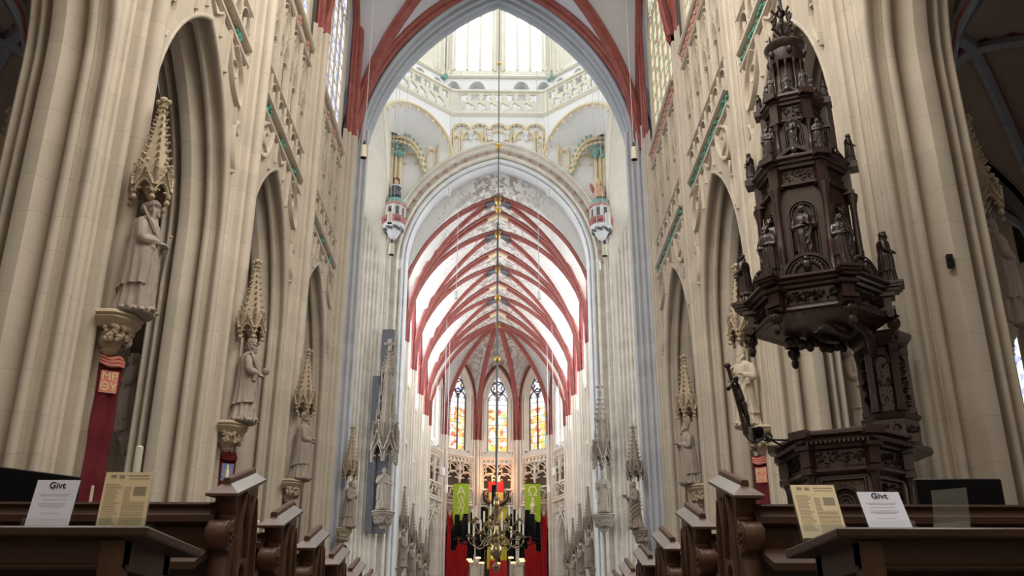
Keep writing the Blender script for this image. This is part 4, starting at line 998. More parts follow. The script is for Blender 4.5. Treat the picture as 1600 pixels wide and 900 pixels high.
def corbel(label, loc, face, sc=1.0, stone='corbel_stone', seed=1, group=None):
    t = thing('statue_corbel', label, 'corbel', loc, math.radians(face+90), group, sc)
    a, b, c = M(), M(), M(); corbel_parts(a, b, c, seed); obj('ledge', a, stone, t); obj('leaf_band', b, stone, t); obj('cup', c, stone, t); return t
def canopy(label, loc, face, h=1.95, r=.30, stone='corbel_stone', tiers=1, n=6, group=None):
    """gabled canopy with crocketed spire; loc = underside centre"""
    t = thing('statue_canopy', label, 'canopy', loc, math.radians(face+90), group)
    g = M(); rot = PI/n; gh = h*.20
    for k in range(n):
        a = 2*PI*(k+.5)/n+rot; T = Rz(a-PI/2); ap = r*math.cos(PI/n); hw = r*math.sin(PI/n); g.T = T
        N = (0, 1, 0)
        for q in (-1, 1): g.tube([(q*hw, ap, -.06), (q*hw, ap, gh*1.25)], [.03*r/.3, .036*r/.3], 6); g.ball((q*hw, ap, -.07), .05*r/.3, 7, 5); g.ball((q*hw, ap, gh*1.3), (.04*r/.3,.04*r/.3,.09*r/.3), 6, 4)
        g.bar([(u, ap, z) for u, z in pointed(hw*.92, .02, gh*.62, 0, 5)], N, .045*r/.3, .05*r/.3)
        for cp in cusps(0, hw*.92, .05, gh*.62): g.bar([(u, ap, z) for u, z in cp], N, .03*r/.3, .04*r/.3)
        g.bar([(-hw, ap+.01, gh*.35), (0, ap+.03, gh*1.18), (hw, ap+.01, gh*.35)], N, .05*r/.3, .06*r/.3)
        arc = pointed(hw*.92, .02, gh*.62, 0, 5); g.grid([[(u, ap-.01, z) for u, z in arc], [(u, ap-.01, gh) for u, z in arc]])
        g.tube([(0, ap+.03, gh*1.15), (0, ap+.03, gh*1.5)], .02*r/.3, 5); g.ball((0, ap+.03, gh*1.52), .04*r/.3, 6, 4)
        for q in (-1, 1):
            for s_ in (.3, .6, .85): g.ball((q*hw*(1-s_), ap+.05*r/.3, gh*(.35+.83*s_)+.02), .032*r/.3, 5, 4)
    g.T = np.eye(4); g.lathe([(r*.94, gh*.9), (r*.98, gh)], n, rot=rot)
    g.lathe([(.02, .0), (r*.5, gh*.55), (r*.85, gh*.85)], n, rot=rot)
    obj('gablets', g, stone, t)
    z0 = gh; rr = r*.9; zt = h*.90
    s_ = M(); c_ = M()
    if tiers > 1:
        zz = gh; R = r*.82
        for k in range(tiers):
            dz = h*.17
            s_.lathe([(R*.55, zz), (R*.55, zz+dz)], n, rot=rot)
            for q in range(n):
                a = 2*PI*q/n+rot; s_.tube([(R*math.cos(a), R*math.sin(a), zz-.05), (R*math.cos(a), R*math.sin(a), zz+dz*1.0), (R*.96*math.cos(a), R*.96*math.sin(a), zz+dz*1.45)], [.03,.03,.006], 5)
                a2 = a+PI/n; g2 = R*.9; s_.tube([(g2*math.cos(a2), g2*math.sin(a2), zz), (g2*math.cos(a2), g2*math.sin(a2), zz+dz*.8), (g2*math.cos(a2), g2*math.sin(a2), zz+dz*1.15)], [.022,.022,.005], 5)
                b = 2*PI*(q+1)/n+rot
                for fz in (.55, .95): s_.tube(smoothp([(R*math.cos(a), R*math.sin(a), zz+dz*fz-.08), (R*.95*math.cos(a2), R*.95*math.sin(a2), zz+dz*fz+.07), (R*math.cos(b), R*math.sin(b), zz+dz*fz-.08)], 3), .018, 5)
            zz += dz; R *= .84
        z0 = zz; rr = R
    s_.lathe([(rr, z0), (rr*.55, z0+(zt-z0)*.45), (rr*.16, zt)], n, rot=rot)
    nc = 9 if tiers == 1 else 6
    for q in range(n):
        a = 2*PI*q/n+rot
        for k in range(nc):
            f = (k+.4)/nc; R = np.interp(f, [0,.45,1], [rr, rr*.55, rr*.16]); z = z0+(zt-z0)*f; e = (.045-.018*f)*r/.3
            c_.ball((R*1.10*math.cos(a), R*1.10*math.sin(a), z), (e, e, e*.8), 6, 4); c_.ball(((R*1.1+e*1.1)*math.cos(a), (R*1.1+e*1.1)*math.sin(a), z+e*.6), e*.62, 5, 4)
    s_.v += c_.v; s_.f += [[i+s_.n for i in f] for f in c_.f]; s_.n += c_.n; obj('crocketed_spire', s_, stone, t)
    f_ = M(); e = .09*r/.3
    f_.lathe([(rr*.16, zt-.02), (e*.9, zt), (e*.9, zt+.03), (e*.45, zt+.05), (e*.5, zt+h*.05)], 8)
    for q in range(4): f_.ball((e*math.cos(q*PI/2), e*math.sin(q*PI/2), zt+h*.065), (e*.55, e*.55, e*.5), 6, 4)
    f_.ball((0,0,zt+h*.09), (e*.7, e*.7, e*.6), 7, 5); obj('finial', f_, stone, t)
    return t
def velvet_banner(label, loc, face, w, l, patch='text', group=None):
    """narrow velvet strip hanging from a console; loc = top centre, hangs down l"""
    t = thing('velvet_banner', label, 'banner', loc, math.radians(face+90), group)
    m = M(); n = 24; P = []
    for k in range(n+1):
        z = -l*k/n; P.append([(w*(q/8-.5)*(1+.04*math.sin(k*.7)), -.03+.018*math.sin(q*1.2+k*.25)+.01*math.sin(k*.9), z) for q in range(9)])
    Q = [[(x, y+.012, z) for x, y, z in r] for r in P]; m.grid(P); m.grid(Q)
    for r in (0, -1): m.grid([P[r], Q[r]])
    m.grid([[r[0] for r in P], [r[0] for r in Q]]); m.grid([[r[-1] for r in P], [r[-1] for r in Q]]); obj('cloth', m, 'red_velvet', t)
    m = M()
    for k in range(3): m.tube(smoothp([(-w*.52,-.05,-.04-.05*k),(-w*.1,-.09,-.09-.05*k),(w*.3,-.07,-.05-.06*k),(w*.55,-.04,-.12-.03*k)], 5), [.02+.012*math.sin(PI*i/15) for i in range(16)], 6)
    obj('knotted_bow', m, 'pink_patch' if patch == 'text' else 'red_velvet', t)
    m = M(); m.bbox(-w*.38, w*.38, -.062, -.052, -.62 if patch == 'text' else -.66, -.27, .004)
    p_ = obj('patch', m, 'pink_patch' if patch == 'text' else 'patch_blue', t)
    if patch == 'text':
        for txt, z, sz in (('MP', -.42, w*.52), ('\u0398Y', -.585, w*.52)): lettering(txt, p_, (0, -.066, z), sz, 'patch_gold')
    else:
        m = M(); m.lathe([(.0,-.58),(w*.14,-.58),(w*.12,-.45),(w*.06,-.36),(w*.07,-.31),(0,-.29)], 8, (0,-.06,0)); obj('embroidered_figure', m, 'cream_applique', p_)
    return t
def lettering(txt, parent, loc, size, material, rot=(PI/2, 0, 0), extrude=.002, align='CENTER', name='lettering'):
    c = bpy.data.curves.new(name, 'FONT'); c.body = txt; c.size = size; c.extrude = extrude; c.align_x = align
    o = bpy.data.objects.new(name, c); COL.objects.link(o); bpy.context.view_layer.update()
    me = bpy.data.meshes.new_from_object(o.evaluated_get(bpy.context.evaluated_depsgraph_get())); bpy.data.objects.remove(o)
    o = obj(name, me, material, parent); o.location = loc; o.rotation_euler = rot; return o

# nave pillars: (statue key, stone, label, extras)
SX = 5.62
sal = ('stone saint in a turban holding palm and sword on the nearest left pillar', 'stone saint with a circlet, palm and flower basket on a left pillar', 'crowned stone saint in a long cloak on the third left pillar')
ex = ([('palm_branch', lambda m: palm(m, (-.07,-.15,.60), (-.165,.0,.90))), ('sword', lambda m: sword(m, (.05,-.20,.70), (.075,-.16,.25)))],
      [('palm_branch', lambda m: palm(m, (-.07,-.15,.57), (-.165,.0,.88))), ('flower_basket', lambda m: basket(m, (.05,-.215,.66)))],
      [('prayer_book', lambda m: book(m, (.0,-.17,.63), .3))])
for k, (key, lab, e, y) in enumerate(zip(('palm', 'basket', 'queen'), sal, ex, (14.33, 21.3, 28.1))):
    wh = ('nearest', 'second', 'third')[k]
    corbel('leafy stone console on the %s left pillar' % wh, (-5.92, y, 5.25), 0, 1.0, seed=k+1)
    statue(key, lab, (-SX, y-.02, 5.30), 12 if k else 5, 1.86 if k else 1.92, 'statue_stone' if k < 2 else 'statue_stone', e)
    canopy('spired stone canopy over the saint on the %s left pillar' % wh, (-5.66, y, 7.30), 0)
    if k < 3: velvet_banner('red velvet strip hanging below the %s left console, %s' % (wh, ('with MP lettering', 'with a small blue picture', 'with a pale oval badge')[k]), (-5.86, y+.04, 4.62), -60, .34, (2.35, 2.6, 2.6)[k], 'text' if k == 0 else 'pic')
sar = ('stone bishop in mitre and cape with a goose at his feet', 'praying stone bishop in a mitre on the third right pillar')
for k, (key, lab, e, y) in enumerate(zip(('goose_bishop', 'bishop'), sar,
        ([('crozier', lambda m: staff(m, (-.07,-.19,.10), (-.07,-.19,.86))), ('goose', lambda m: goose(m, (.07,-.17,.02)))], []), (21.55, 28.7))):
    wh = ('second', 'third')[k]
    corbel('leafy stone console below the %s' % ('bishop with the goose' if k == 0 else 'praying bishop'), (6.16, y, 5.25), 180, 1.0, 'corbel_stone', seed=k+5)
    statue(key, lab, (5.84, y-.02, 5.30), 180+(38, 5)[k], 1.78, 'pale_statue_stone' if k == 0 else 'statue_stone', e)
    canopy('spired stone canopy over the %s' % ('bishop with the goose' if k == 0 else 'praying bishop'), (5.90, y, 7.36), 180)
    if k == 0: velvet_banner('red velvet strip hanging below the goose bishop', (6.06, y+.04, 4.62), 240, .34, 2.5, 'text')
# west crossing pillars
corbel('stone console of the hooded saint by the left crossing pillar', (-5.58, 35.9, 4.98), 0, .95, seed=8)
statue('hooded', 'hooded stone saint with joined hands on the left crossing pillar', (-5.33, 35.8, 5.02), -8, 1.65, 'statue_stone')
canopy('spired stone canopy over the hooded saint', (-5.38, 35.85, 6.85), 0, 1.9, .26, 'corbel_stone')
velvet_banner('dark red velvet strip hanging below the hooded saint', (-5.5, 35.9, 4.4), -60, .3, 2.0, 'pic')
corbel('stone console of the reading saint by the right crossing pillar', (5.42, 35.9, 4.95), 180, .95, 'statue_stone', seed=9)
statue('reader', 'stone cleric bowing over a small bowl on the right crossing pillar', (5.18, 35.8, 5.0), 188, 1.65, 'statue_stone', [('bowl', lambda m: m.lathe([(.02,.0),(.045,.02),(.055,.045),(.045,.045)], 10, (0,-.25,.665)))])
canopy('spired stone canopy over the reading cleric', (5.22, 35.85, 6.85), 180, 1.95, .28, 'statue_stone')
velvet_banner('red velvet strip hanging below the reading cleric', (5.36, 35.9, 4.4), 240, .26, 1.6, 'pic')
# statues of the far crossing pillars, the left one in front of painted slate
m = M(); m.box(-6.95, -6.55, 52.1, 52.35, 7.0, 15.6); m.box(-6.55, -5.85, 52.2, 52.45, 7.0, 18.4)
struct('trim_slate_panel', m, 'slate', label='dark slate strip behind the left tabernacle')
corbel('stone console of the far left tabernacle', (-6.0, 52.2, 8.15), -90, 1.5, 'statue_stone', seed=11)
statue('monk', 'stone monk raising a hand to his face under the tall left tabernacle', (-6.0, 51.85, 8.2), -72, 2.15, 'statue_stone')
canopy('very tall many-pinnacled stone tabernacle over the far left monk', (-6.05, 51.85, 10.75), -90, 6.9, .70, 'statue_stone', 3)
corbel('stone console of the far right pope', (5.75, 52.4, 8.05), -90, 1.5, 'statue_stone', seed=12)
statue('pope', 'stone pope with tiara, book and staff on the far right pillar', (5.75, 52.0, 8.1), -98, 2.05, 'statue_stone', [('staff', lambda m: staff(m, (-.19,-.16,.30), (-.19,-.16,.98), 'cross')), ('book', lambda m: book(m, (.06,-.18,.66)))])
canopy('tall tiered stone canopy over the far right pope', (5.75, 52.05, 10.55), -90, 4.6, .50, 'statue_stone', 2)
# choir saints, repeated along both walls
for s in (-1, 1):
    sd = 'left' if s < 0 else 'right'
    for k, y in enumerate(CB[1:]):
        lab = ('first', 'second', 'third', 'fourth')[k]
        x = s*5.5
        statue(('apostle', 'maiden', 'apostle', 'maiden')[k], 'stone choir saint on the %s side, %s from the crossing' % (sd, lab), (x, y, 5.9), 0 if s < 0 else 180, 2.0, 'statue_stone', group='choir saints')
        canopy('stone spire canopy in the choir, %s on the %s side' % (lab, sd), (x-s*.0, y, 8.0), 0 if s < 0 else 180, 2.6, .30, 'statue_stone', group='choir canopies')
        corbel('stone console in the choir, %s on the %s side' % (lab, sd), (x+s*.32, y, 5.85), 0 if s < 0 else 180, 1.0, 'statue_stone', group='choir consoles')
# saints on the aisle side of the pillars, glimpsed past the arcades
statue('maiden', 'shadowed veiled stone saint seen through the nearest left arch', (-8.27, 21.5, 5.1), 200, 1.85, 'statue_stone')
corbel('shadowed console below the veiled saint in the left aisle', (-7.97, 21.5, 5.05), 180, 1.0, 'statue_stone', seed=14)
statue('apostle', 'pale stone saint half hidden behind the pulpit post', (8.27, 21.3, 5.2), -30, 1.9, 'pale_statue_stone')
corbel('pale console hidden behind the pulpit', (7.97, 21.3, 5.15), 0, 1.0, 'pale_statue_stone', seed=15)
canopy('crocketed stone canopy in the right aisle at the picture edge', (8.3, 14.5, 7.2), 0, 1.95, .30, 'corbel_stone')
statue('queen', 'stone saint at the right edge behind the big pillar', (8.3, 14.5, 5.2), 0, 1.9, 'statue_stone')
corbel('console behind the big right pillar', (7.97, 14.5, 5.15), 0, 1.0, 'corbel_stone', seed=16)
canopy('crocketed stone canopy in the left aisle at the picture edge', (-8.3, 14.5, 7.2), 180, 1.95, .30, 'corbel_stone')
# ================================================================ PULPIT
def hexa(r, z, n=6, rot=PI/6): return [(r*math.cos(rot+2*PI*k/n), r*math.sin(rot+2*PI*k/n), z) for k in range(n)]
def hstack(m, prof, n=6, rot=PI/6): m.loft([hexa(r, z, n, rot) for r, z in prof])
def facet(ap, k, n=6, rot=PI/6):
    """frame on facet k of a hexagon with apothem ap: u along, n outward, z up"""
    a = rot+2*PI*(k+.5)/n; T = np.eye(4); T[:3, 0] = (-math.sin(a), math.cos(a), 0); T[:3, 1] = (math.cos(a), math.sin(a), 0); T[:3, 3] = (ap*math.cos(a), ap*math.sin(a), 0); return T
def relief(m, T, u0, u1, z0, z1, dens, rr, dep=.03):
    """carved foliage: scrolls and leaves standing out of a panel"""
    S0 = m.T; m.T = S0 @ T; W, H = u1-u0, z1-z0; k = max(2, int(round(W/H))) if W > H else 2
    for q in range(k):
        cx, cz = u0+W*(q+.5)/k, z0+H*.5; R = min(W/k, H)*.42; sg = 1 if q % 2 else -1
        m.tube([(cx+sg*R*(1-t/7)*math.cos(t*1.1), dep*.5, cz+R*(1-t/7)*math.sin(t*1.1)) for t in np.linspace(0, 6.2, 16)], [R*.13]*15+[R*.22], 5)
        for _ in range(dens):
            x, z = cx+rr.uniform(-.5,.5)*W/k, cz+rr.uniform(-.48,.48)*H; e = R*rr.uniform(.12,.24)
            m.ball((x, dep*.3, z), (e*rr.uniform(.6,1.5), dep*rr.uniform(.5,1), e*rr.uniform(.6,1.4)), 6, 4)
    m.T = S0
def cornice(m, r, z0, z1, proj, n=6, rot=PI/6):
    h = z1-z0; hstack(m, [(r, z0), (r+proj*.25, z0+h*.08), (r+proj*.3, z0+h*.3), (r+proj*.6, z0+h*.42), (r+proj*.65, z0+h*.6), (r+proj, z0+h*.75), (r+proj, z0+h*.92), (r+proj*.9, z1)], n, rot)
def colonnette(m, x, y, z0, z1, r):
    h = z1-z0; m.lathe([(r*1.6,0),(r*1.6,h*.04),(r*1.2,h*.07),(r*1.35,h*.10),(r*1.0,h*.13),(r*1.25,h*.2),(r*1.0,h*.30),(r*1.15,h*.34),(r*.95,h*.37),(r*.82,h*.84),(r*1.0,h*.86),(r*.9,h*.88),(r*1.5,h*.96),(r*1.6,h)], 10, (x, y, z0))
PX, PYY = 4.75, 13.0
def xf(m, A): m.v = [v @ A[:3, :3].T + A[:3, 3] for v in m.v]; return m
BOARD = Tr(0, 0, 4.62-4.6*.66) @ Sc(.80, .80, .66)
pul = thing('pulpit', 'huge dark carved oak pulpit with a tiered spired sounding board against the right pillar', 'pulpit', (PX, PYY, 0), math.radians(6))
rr = random.Random(5)
FIG = [ME['apostle'], ME['maiden'], ME['queen']]
def pfig(parent, x, y, z, h, face, k):
    o = obj('carved_figure', FIG[k % 3], 'pulpit_figure', parent); o.location = (x, y, z+.035*h); o.rotation_euler = (0, 0, math.radians(face+90)); o.scale = (h,)*3
    o.material_slots[0].link = 'OBJECT'; o.material_slots[0].material = MAT['pulpit_figure']; return o
for me in FIG:
    if len(me.materials) == 0: me.materials.append(MAT['statue_stone'])
# tub
tub = M(Tr(.12, 0, 0)); hstack(tub, [(.30,FLOOR),(.42,FLOOR+.1),(.22,FLOOR+.3),(.20,.6),(.42,1.0),(.78,1.28),(.84,1.36),(.80,1.42),(.80,2.62)])
cornice(tub, .84, 1.36, 1.56, .10); hstack(tub, [(.84,2.42),(.90,2.46),(.90,2.50),(.84,2.54),(.84,2.74)])
cornice(tub, .86, 2.74, 2.98, .22)
for k in range(6):
    S0 = tub.T; tub.T = S0 @ facet(.93, k)
    for q in range(14): u = -.42+.84*q/13; tub.box(u-.016, u+.016, -.10, .0, 2.80, 2.84)
    tub.T = S0 @ facet(.695, k); tub.bar([(-.30,0,1.68),(-.30,0,2.36),(.30,0,2.36),(.30,0,1.68)], (0,1,0), .07, .05, closed=True)
    tub.T = S0
xf(tub, Sc(.90,.90,1)); tb = obj('tub', tub, 'pulpit_oak', pul)
rl = M(Tr(.12, 0, 0)); cn = M(Tr(.12, 0, 0))
for k in range(6):
    cut(rl); cut(cn)
    relief(rl, facet(.73, k), -.36, .36, 2.56, 2.72, 18, rr)
    if k % 2: 
        S0 = rl.T; rl.T = S0 @ facet(.70, k); rl.tube([(u, .02, z) for u, z in [(.20*math.cos(t), 2.05+.20*math.sin(t)) for t in np.linspace(0, PI, 9)]], .03, 6)
        for q in range(3): rl.tube([((.05+.05*q)*math.cos(t), .02, 2.05+(.05+.05*q)*math.sin(t)) for t in np.linspace(0, 2*PI, 13)], .012, 5)
        rl.T = S0; relief(rl, facet(.70, k), -.22, .22, 1.68, 1.95, 12, rr, .05)
    else: relief(rl, facet(.70, k), -.26, .26, 1.70, 2.30, 34, rr, .06)
    a = PI/6+2*PI*k/6
    colonnette(cn, .86*math.cos(a), .86*math.sin(a), 1.54, 2.44, .05); S0 = cn.T; cn.T = S0 @ Tr(.90*math.cos(a), .90*math.sin(a)) @ Rz(a); cn.box(-.08,.08,-.09,.09,2.42,2.50); cn.box(-.07,.07,-.08,.08,2.52,2.76); cn.box(-.1,.12,-.12,.12,2.74,2.80); cn.box(-.1,.20,-.15,.15,2.88,2.985); cn.T = S0
xf(rl, Sc(.90,.90,1)); xf(cn, Sc(.90,.90,1)); obj_split('relief_panel', rl, 'pulpit_figure', tb); obj_split('corner_column', cn, 'pulpit_oak', tb)
gm = M(Tr(.12, 0, 0)); relief(gm, facet(.70, 3), -.26, .26, 2.27, 2.35, 5, rr, .03); xf(gm, Sc(.90,.90,1)); obj('gilt_inscription_band', gm, 'pulpit_gilt', tb)
# back post with fluted pilasters
bp = M(Tr(.98, .55, 0)); rot6 = PI/6
hstack(bp, [(.60,2.86),(.62,2.90),(.60,2.96),(.48,3.0),(.46,3.04),(.46,3.34),(.50,3.37),(.52,3.42),(.44,3.46),(.38,3.48),(.38,4.42),(.46,4.46),(.48,4.5),(.56,4.58),(.56,4.64),(.3,4.66)])
for k in range(6):
    a = rot6+2*PI*k/6
    S0 = bp.T; bp.T = S0 @ Tr(.39*math.cos(a), .39*math.sin(a)) @ Rz(a); bp.box(-.06,.05,-.07,.07,3.46,4.44)
    for q in range(5): bp.tube([(.05, -.055+.0275*q, 3.52), (.05, -.055+.0275*q, 4.32)], .009, 5)
    bp.box(-.07,.075,-.085,.085,4.34,4.44); bp.box(-.07,.075,-.085,.085,3.46,3.53); bp.T = S0
POST = Tr(1.06,.36,0) @ Sc(.80,.80,1) @ Tr(-.98,-.55,0); xf(bp, POST); po = obj('back_post', bp, 'pulpit_oak', pul); rl = M(Tr(.98, .55, 0))
for k in (2, 3, 4):
    cut(rl)
    relief(rl, facet(.335, k), -.13, .13, 3.52, 4.2, 26, rr, .07); relief(rl, facet(.41, k), -.19, .19, 3.08, 3.31, 8, rr, .04)
    S0 = rl.T; rl.T = S0 @ facet(.34, k); rl.tube([(.13*math.cos(t), .02, 4.18+.13*math.sin(t)) for t in np.linspace(0, PI, 9)], .02, 6); rl.T = S0
xf(rl, POST); obj_split('relief_panel', rl, 'pulpit_figure', po)
# sounding board
sb = M(); hstack(sb, [(1.02,4.62),(1.20,4.60),(1.24,4.66),(1.22,4.72),(1.18,4.76),(1.14,4.80),(1.14,5.12)])
cornice(sb, 1.16, 5.12, 5.38, .24); hstack(sb, [(.3,5.3),(1.2,5.37),(1.1,5.44),(.3,5.5)])
for k in range(6):
    a = PI/6+2*PI*k/6; S0 = sb.T; sb.T = S0 @ Tr(1.16*math.cos(a), 1.16*math.sin(a)) @ Rz(a)
    sb.box(-.10,.09,-.11,.11,4.74,5.14); sb.box(-.1,.14,-.15,.15,4.76,4.84); sb.box(-.1,.16,-.17,.17,5.08,5.16); sb.box(-.1,.25,-.15,.15,5.20,5.27); sb.box(-.1,.30,-.19,.19,5.27,5.33); sb.box(-.1,.34,-.21,.21,5.33,5.39); sb.T = S0
xf(sb, BOARD); so = obj('sounding_board', sb, 'pulpit_oak', pul)
sf = M()
for k in range(6):
    S0 = sf.T; sf.T = S0 @ facet(1.0, k)   # scalloped shell soffit
    for q in range(7):
        u = -.5+q/6; sf.tube([(u*1.0, -.02, 4.66), (u*.75, -.3, 4.74), (u*.35, -.65, 4.80), (u*.1, -.95, 4.80)], [.07,.085,.05,.02], 7)
    sf.T = S0
hstack(sf, [(1.05,4.68),(.6,4.84),(.05,4.88)]); xf(sf, BOARD); obj('shell_soffit', sf, 'pulpit_oak', so)
dv = M(); dv.ball((0,0,4.66), (.07,.12,.055), 10, 6); dv.ball((0,-.13,4.65), .04, 8, 5); dv.tube([(0,-.16,4.65),(0,-.2,4.64)], [.015,.004], 5)
for q in (-1, 1): dv.tube([(q*.04,0,4.67),(q*.16,.03,4.68),(q*.26,.08,4.66)], [.05,.05,.015], 7)
dv.tube([(0,.1,4.66),(0,.22,4.66)], [.04,.06], 6); dv.tube([(0,0,4.68),(0,0,4.86)], .012, 5); xf(dv, BOARD); obj('carved_dove', dv, 'pale_statue_stone', so, label='pale carved dove')
rl = M(); pd = M(); fr = M()
for k in range(6):
    cut(rl); cut(pd); cut(fr)
    relief(fr, facet(1.0, k), -.48, .48, 4.84, 5.06, 30, rr, .05)
    a = PI/6+2*PI*k/6; x, y = 1.2*math.cos(a), 1.2*math.sin(a)
    pd.T = np.eye(4); pd.lathe([(.02,-.34),(.05,-.32),(.075,-.26),(.05,-.2),(.09,-.15),(.10,-.08),(.06,-.03),(.12,.0)], 9, (x, y, 4.64))
    for q in range(6): pd.ball((x+.09*math.cos(q*PI/3), y+.09*math.sin(q*PI/3), 4.54), (.035,.035,.055), 6, 4)
    T = Tr(x*.93, y*.93) @ Rz(a); S0 = pd.T; pd.T = T
    pd.tube([(.06,-.16,4.66),(.06,.16,4.66)], .065, 8); pd.T = S0
    S0 = rl.T; rl.T = facet(1.06, k)    # lunette over each side
    for R in (.40, .34): rl.tube([(R*math.cos(t), -.02, 5.38+R*math.sin(t)*.86) for t in np.linspace(0, PI, 15)], .035 if R == .40 else .02, 6)
    rl.loft([[(R*math.cos(t), w, 5.38+R*.86*math.sin(t)) for t in np.linspace(0, PI, 13) for R in (.38,)] for w in (-.14, -.04)])
    rl.ball((0,.02,5.54), (.07,.06,.10), 8, 6); rl.ball((0,.03,5.64), .05, 8, 5)
    for q in range(14): t = PI*(q+.5)/14; rl.ball((.25*math.cos(t), -.02, 5.40+.22*math.sin(t)), (.045,.03,.045), 6, 4)
    rl.T = S0
xf(fr, BOARD); xf(rl, Tr(0,0,5.13-5.38*.92) @ Sc(.80,.80,.92)); xf(pd, Tr(0,0,.02) @ Sc(.82,.82,1)); obj_split('carved_frieze', fr, 'pulpit_figure', so); obj_split('lunette', rl, 'pulpit_figure', so); obj_split('corner_pendant', pd, 'pulpit_figure', so)
for k in range(6):
    a = PI/6+2*PI*k/6; an = math.degrees(a); pfig(so, 1.0*math.cos(a), 1.0*math.sin(a), 5.12, .80, an, k)
# scrolling bracket joining post and board, ragged carved fringe behind
br = M(); 
for q in (-1, 1): br.tube(smoothp([(.55,.3+q*.25,4.60),(.2,.1+q*.3,4.58),(-.1,-.05+q*.3,4.66)], 6), [.09]*7+[.06]*6, 8)
br.tube(smoothp([(1.05,.3,4.2),(.9,.0,4.45),(.6,-.2,4.62),(.2,-.35,4.70)], 6), [.08]*18+[.04], 8)
for q in range(9): br.ball((.75-.14*q, .75-.03*q, 4.52+.04*math.sin(q*2)), (.09,.06,.08+.03*(q % 2)), 7, 5)
xf(br, Tr(0,0,.04) @ Sc(.82,.82,1)); obj('scroll_bracket', br, 'pulpit_oak', so)
# upper tiers
def tier(z0, z1, rb, rc, hw, figs, nm, pil):
    m = M(); hstack(m, [(rb*1.12, z0), (rb*1.12, z0+.08), (rb, z0+.12), (rb, z1)]); hh = z1-z0
    hstack(m, [(rb*1.04, z1-.34),(rb*1.12, z1-.31),(rb*1.12, z1-.28),(rb*1.02, z1-.24),(rb*1.02, z1-.02)])
    cornice(m, rb*1.06, z1-.04, z1+.15, rc-rb*1.06)
    for k in range(6):
        a = PI/6+2*PI*k/6; S0 = m.T; m.T = S0 @ Tr(rb*1.02*math.cos(a), rb*1.02*math.sin(a)) @ Rz(a); w = .05+.05*rb; m.box(-.06, w*.9, -w, w, z1-.36, z1); m.box(-.06, w*1.2, -w*1.2, w*1.2, z1-.36, z1-.30); m.box(-.06, rc-rb+.02, -w*1.5, w*1.5, z1+.06, z1+.155); m.T = S0
        S0 = m.T; m.T = facet(rb*math.cos(PI/6), k); e = rb*.30; za = z0+hh*.58
        for R in (e, e*.8): m.bar([(R, 0, z0+.22)]+[(R*math.cos(t), 0, za+R*math.sin(t)) for t in np.linspace(0, PI, 11)]+[(-R, 0, z0+.22)], (0,1,0), e*.16, .045)
        m.box(-e*1.2, e*1.2, 0, .09, z0+.14, z0+.22); m.T = S0
        S0 = m.T; m.T = facet((rc-.10)*math.cos(PI/6), k); b = rc*.36; zp = z1+.15     # pediment
        for dz, s_ in ((0, 1), (-.03, .86)): m.bar([(-b*s_, -.06, zp), (0, -.06, zp+b*.62*s_), (b*s_, -.06, zp)], (0,1,0), .05, .10-.03*(1-s_))
        m.add([(-b,-.05,zp),(b,-.05,zp),(0,-.05,zp+b*.6),(-b,-.16,zp),(b,-.16,zp),(0,-.16,zp+b*.6)], [(0,1,2),(5,4,3),(0,2,5,3),(2,1,4,5)]); m.T = S0
    t = obj(nm, m, 'pulpit_oak', pul); r_ = M(); c = M()
    for k in range(6):
        cut(r_); cut(c)
        relief(r_, facet(rb*1.0*math.cos(PI/6), k), -rb*.40, rb*.40, z1-.23, z1-.05, 18, rr, .03); S0 = r_.T; r_.T = facet((rc-.10)*math.cos(PI/6), k); r_.ball((0,.03,z1+.22), (.05,.06,.075), 8, 5); r_.ball((0,.02,z1+.15), (.08,.05,.05), 8, 5); r_.T = S0
        a = PI/6+2*PI*k/6; colonnette(c, rb*1.10*math.cos(a), rb*1.10*math.sin(a), z0+.06, z1-.36, pil)
        S0 = r_.T; r_.T = facet(rb*math.cos(PI/6), k); e = rb*.24; za = z0+.24
        r_.T = S0
        fx = facet(rb*.90, k); q = (fx @ np.array((0,.0,0,1)))[:3]; pfig(t, q[0], q[1], z0+.22, hh*.50, math.degrees(PI/6+2*PI*(k+.5)/6), k+1)
    obj_split('carved_ornament', r_, 'pulpit_figure', t); obj_split('corner_column', c, 'pulpit_oak', t)
    if figs:
        for k in range(6):
            a = PI/6+2*PI*k/6; pfig(t, (rc-.06)*math.cos(a), (rc-.06)*math.sin(a), z1+.15, figs, math.degrees(a), k)
    return t
tier(5.16, 6.98, .62, .80, .3, .50, 'lantern_stage', .055)
tier(7.14, 8.17, .43, .56, .2, .34, 'upper_stage', .032)
m = M(); m.lathe([(.40,8.30),(.50,8.33),(.42,8.42),(.38,8.46),(.22,8.47),(.22,9.06),(.38,9.08),(.40,9.14),(.39,9.30),(.46,9.36),(.48,9.42),(.44,9.45),(.36,9.50),(.20,9.58),(.08,9.62),(.06,9.66)], 24)
DR = Sc(.70,.70,1); xf(m, DR); t = obj('round_colonnade', m, 'pulpit_oak', pul); c = M(); r_ = M()
for k in range(12): cut(c); a = k*PI/6; colonnette(c, .35*math.cos(a), .35*math.sin(a), 8.46, 9.09, .026)
for k in range(6): a = k*PI/3+.3; r_.ball((.41*math.cos(a), .41*math.sin(a), 9.22), (.07,.07,.08), 8, 5); r_.tube([(.42*math.cos(a)+.05*math.cos(q)*abs(math.sin(a)), .42*math.sin(a)+.05*math.cos(q)*abs(math.cos(a)), 9.52+.05*math.sin(q)) for q in np.linspace(0, 5.5, 10)], .016, 5)
for k in range(40): a = rr.uniform(0, 2*PI); r_.ball((rr.uniform(.42,.56)*math.cos(a), rr.uniform(.42,.56)*math.sin(a), rr.uniform(8.30,8.52)), rr.uniform(.03,.06), 6, 4)
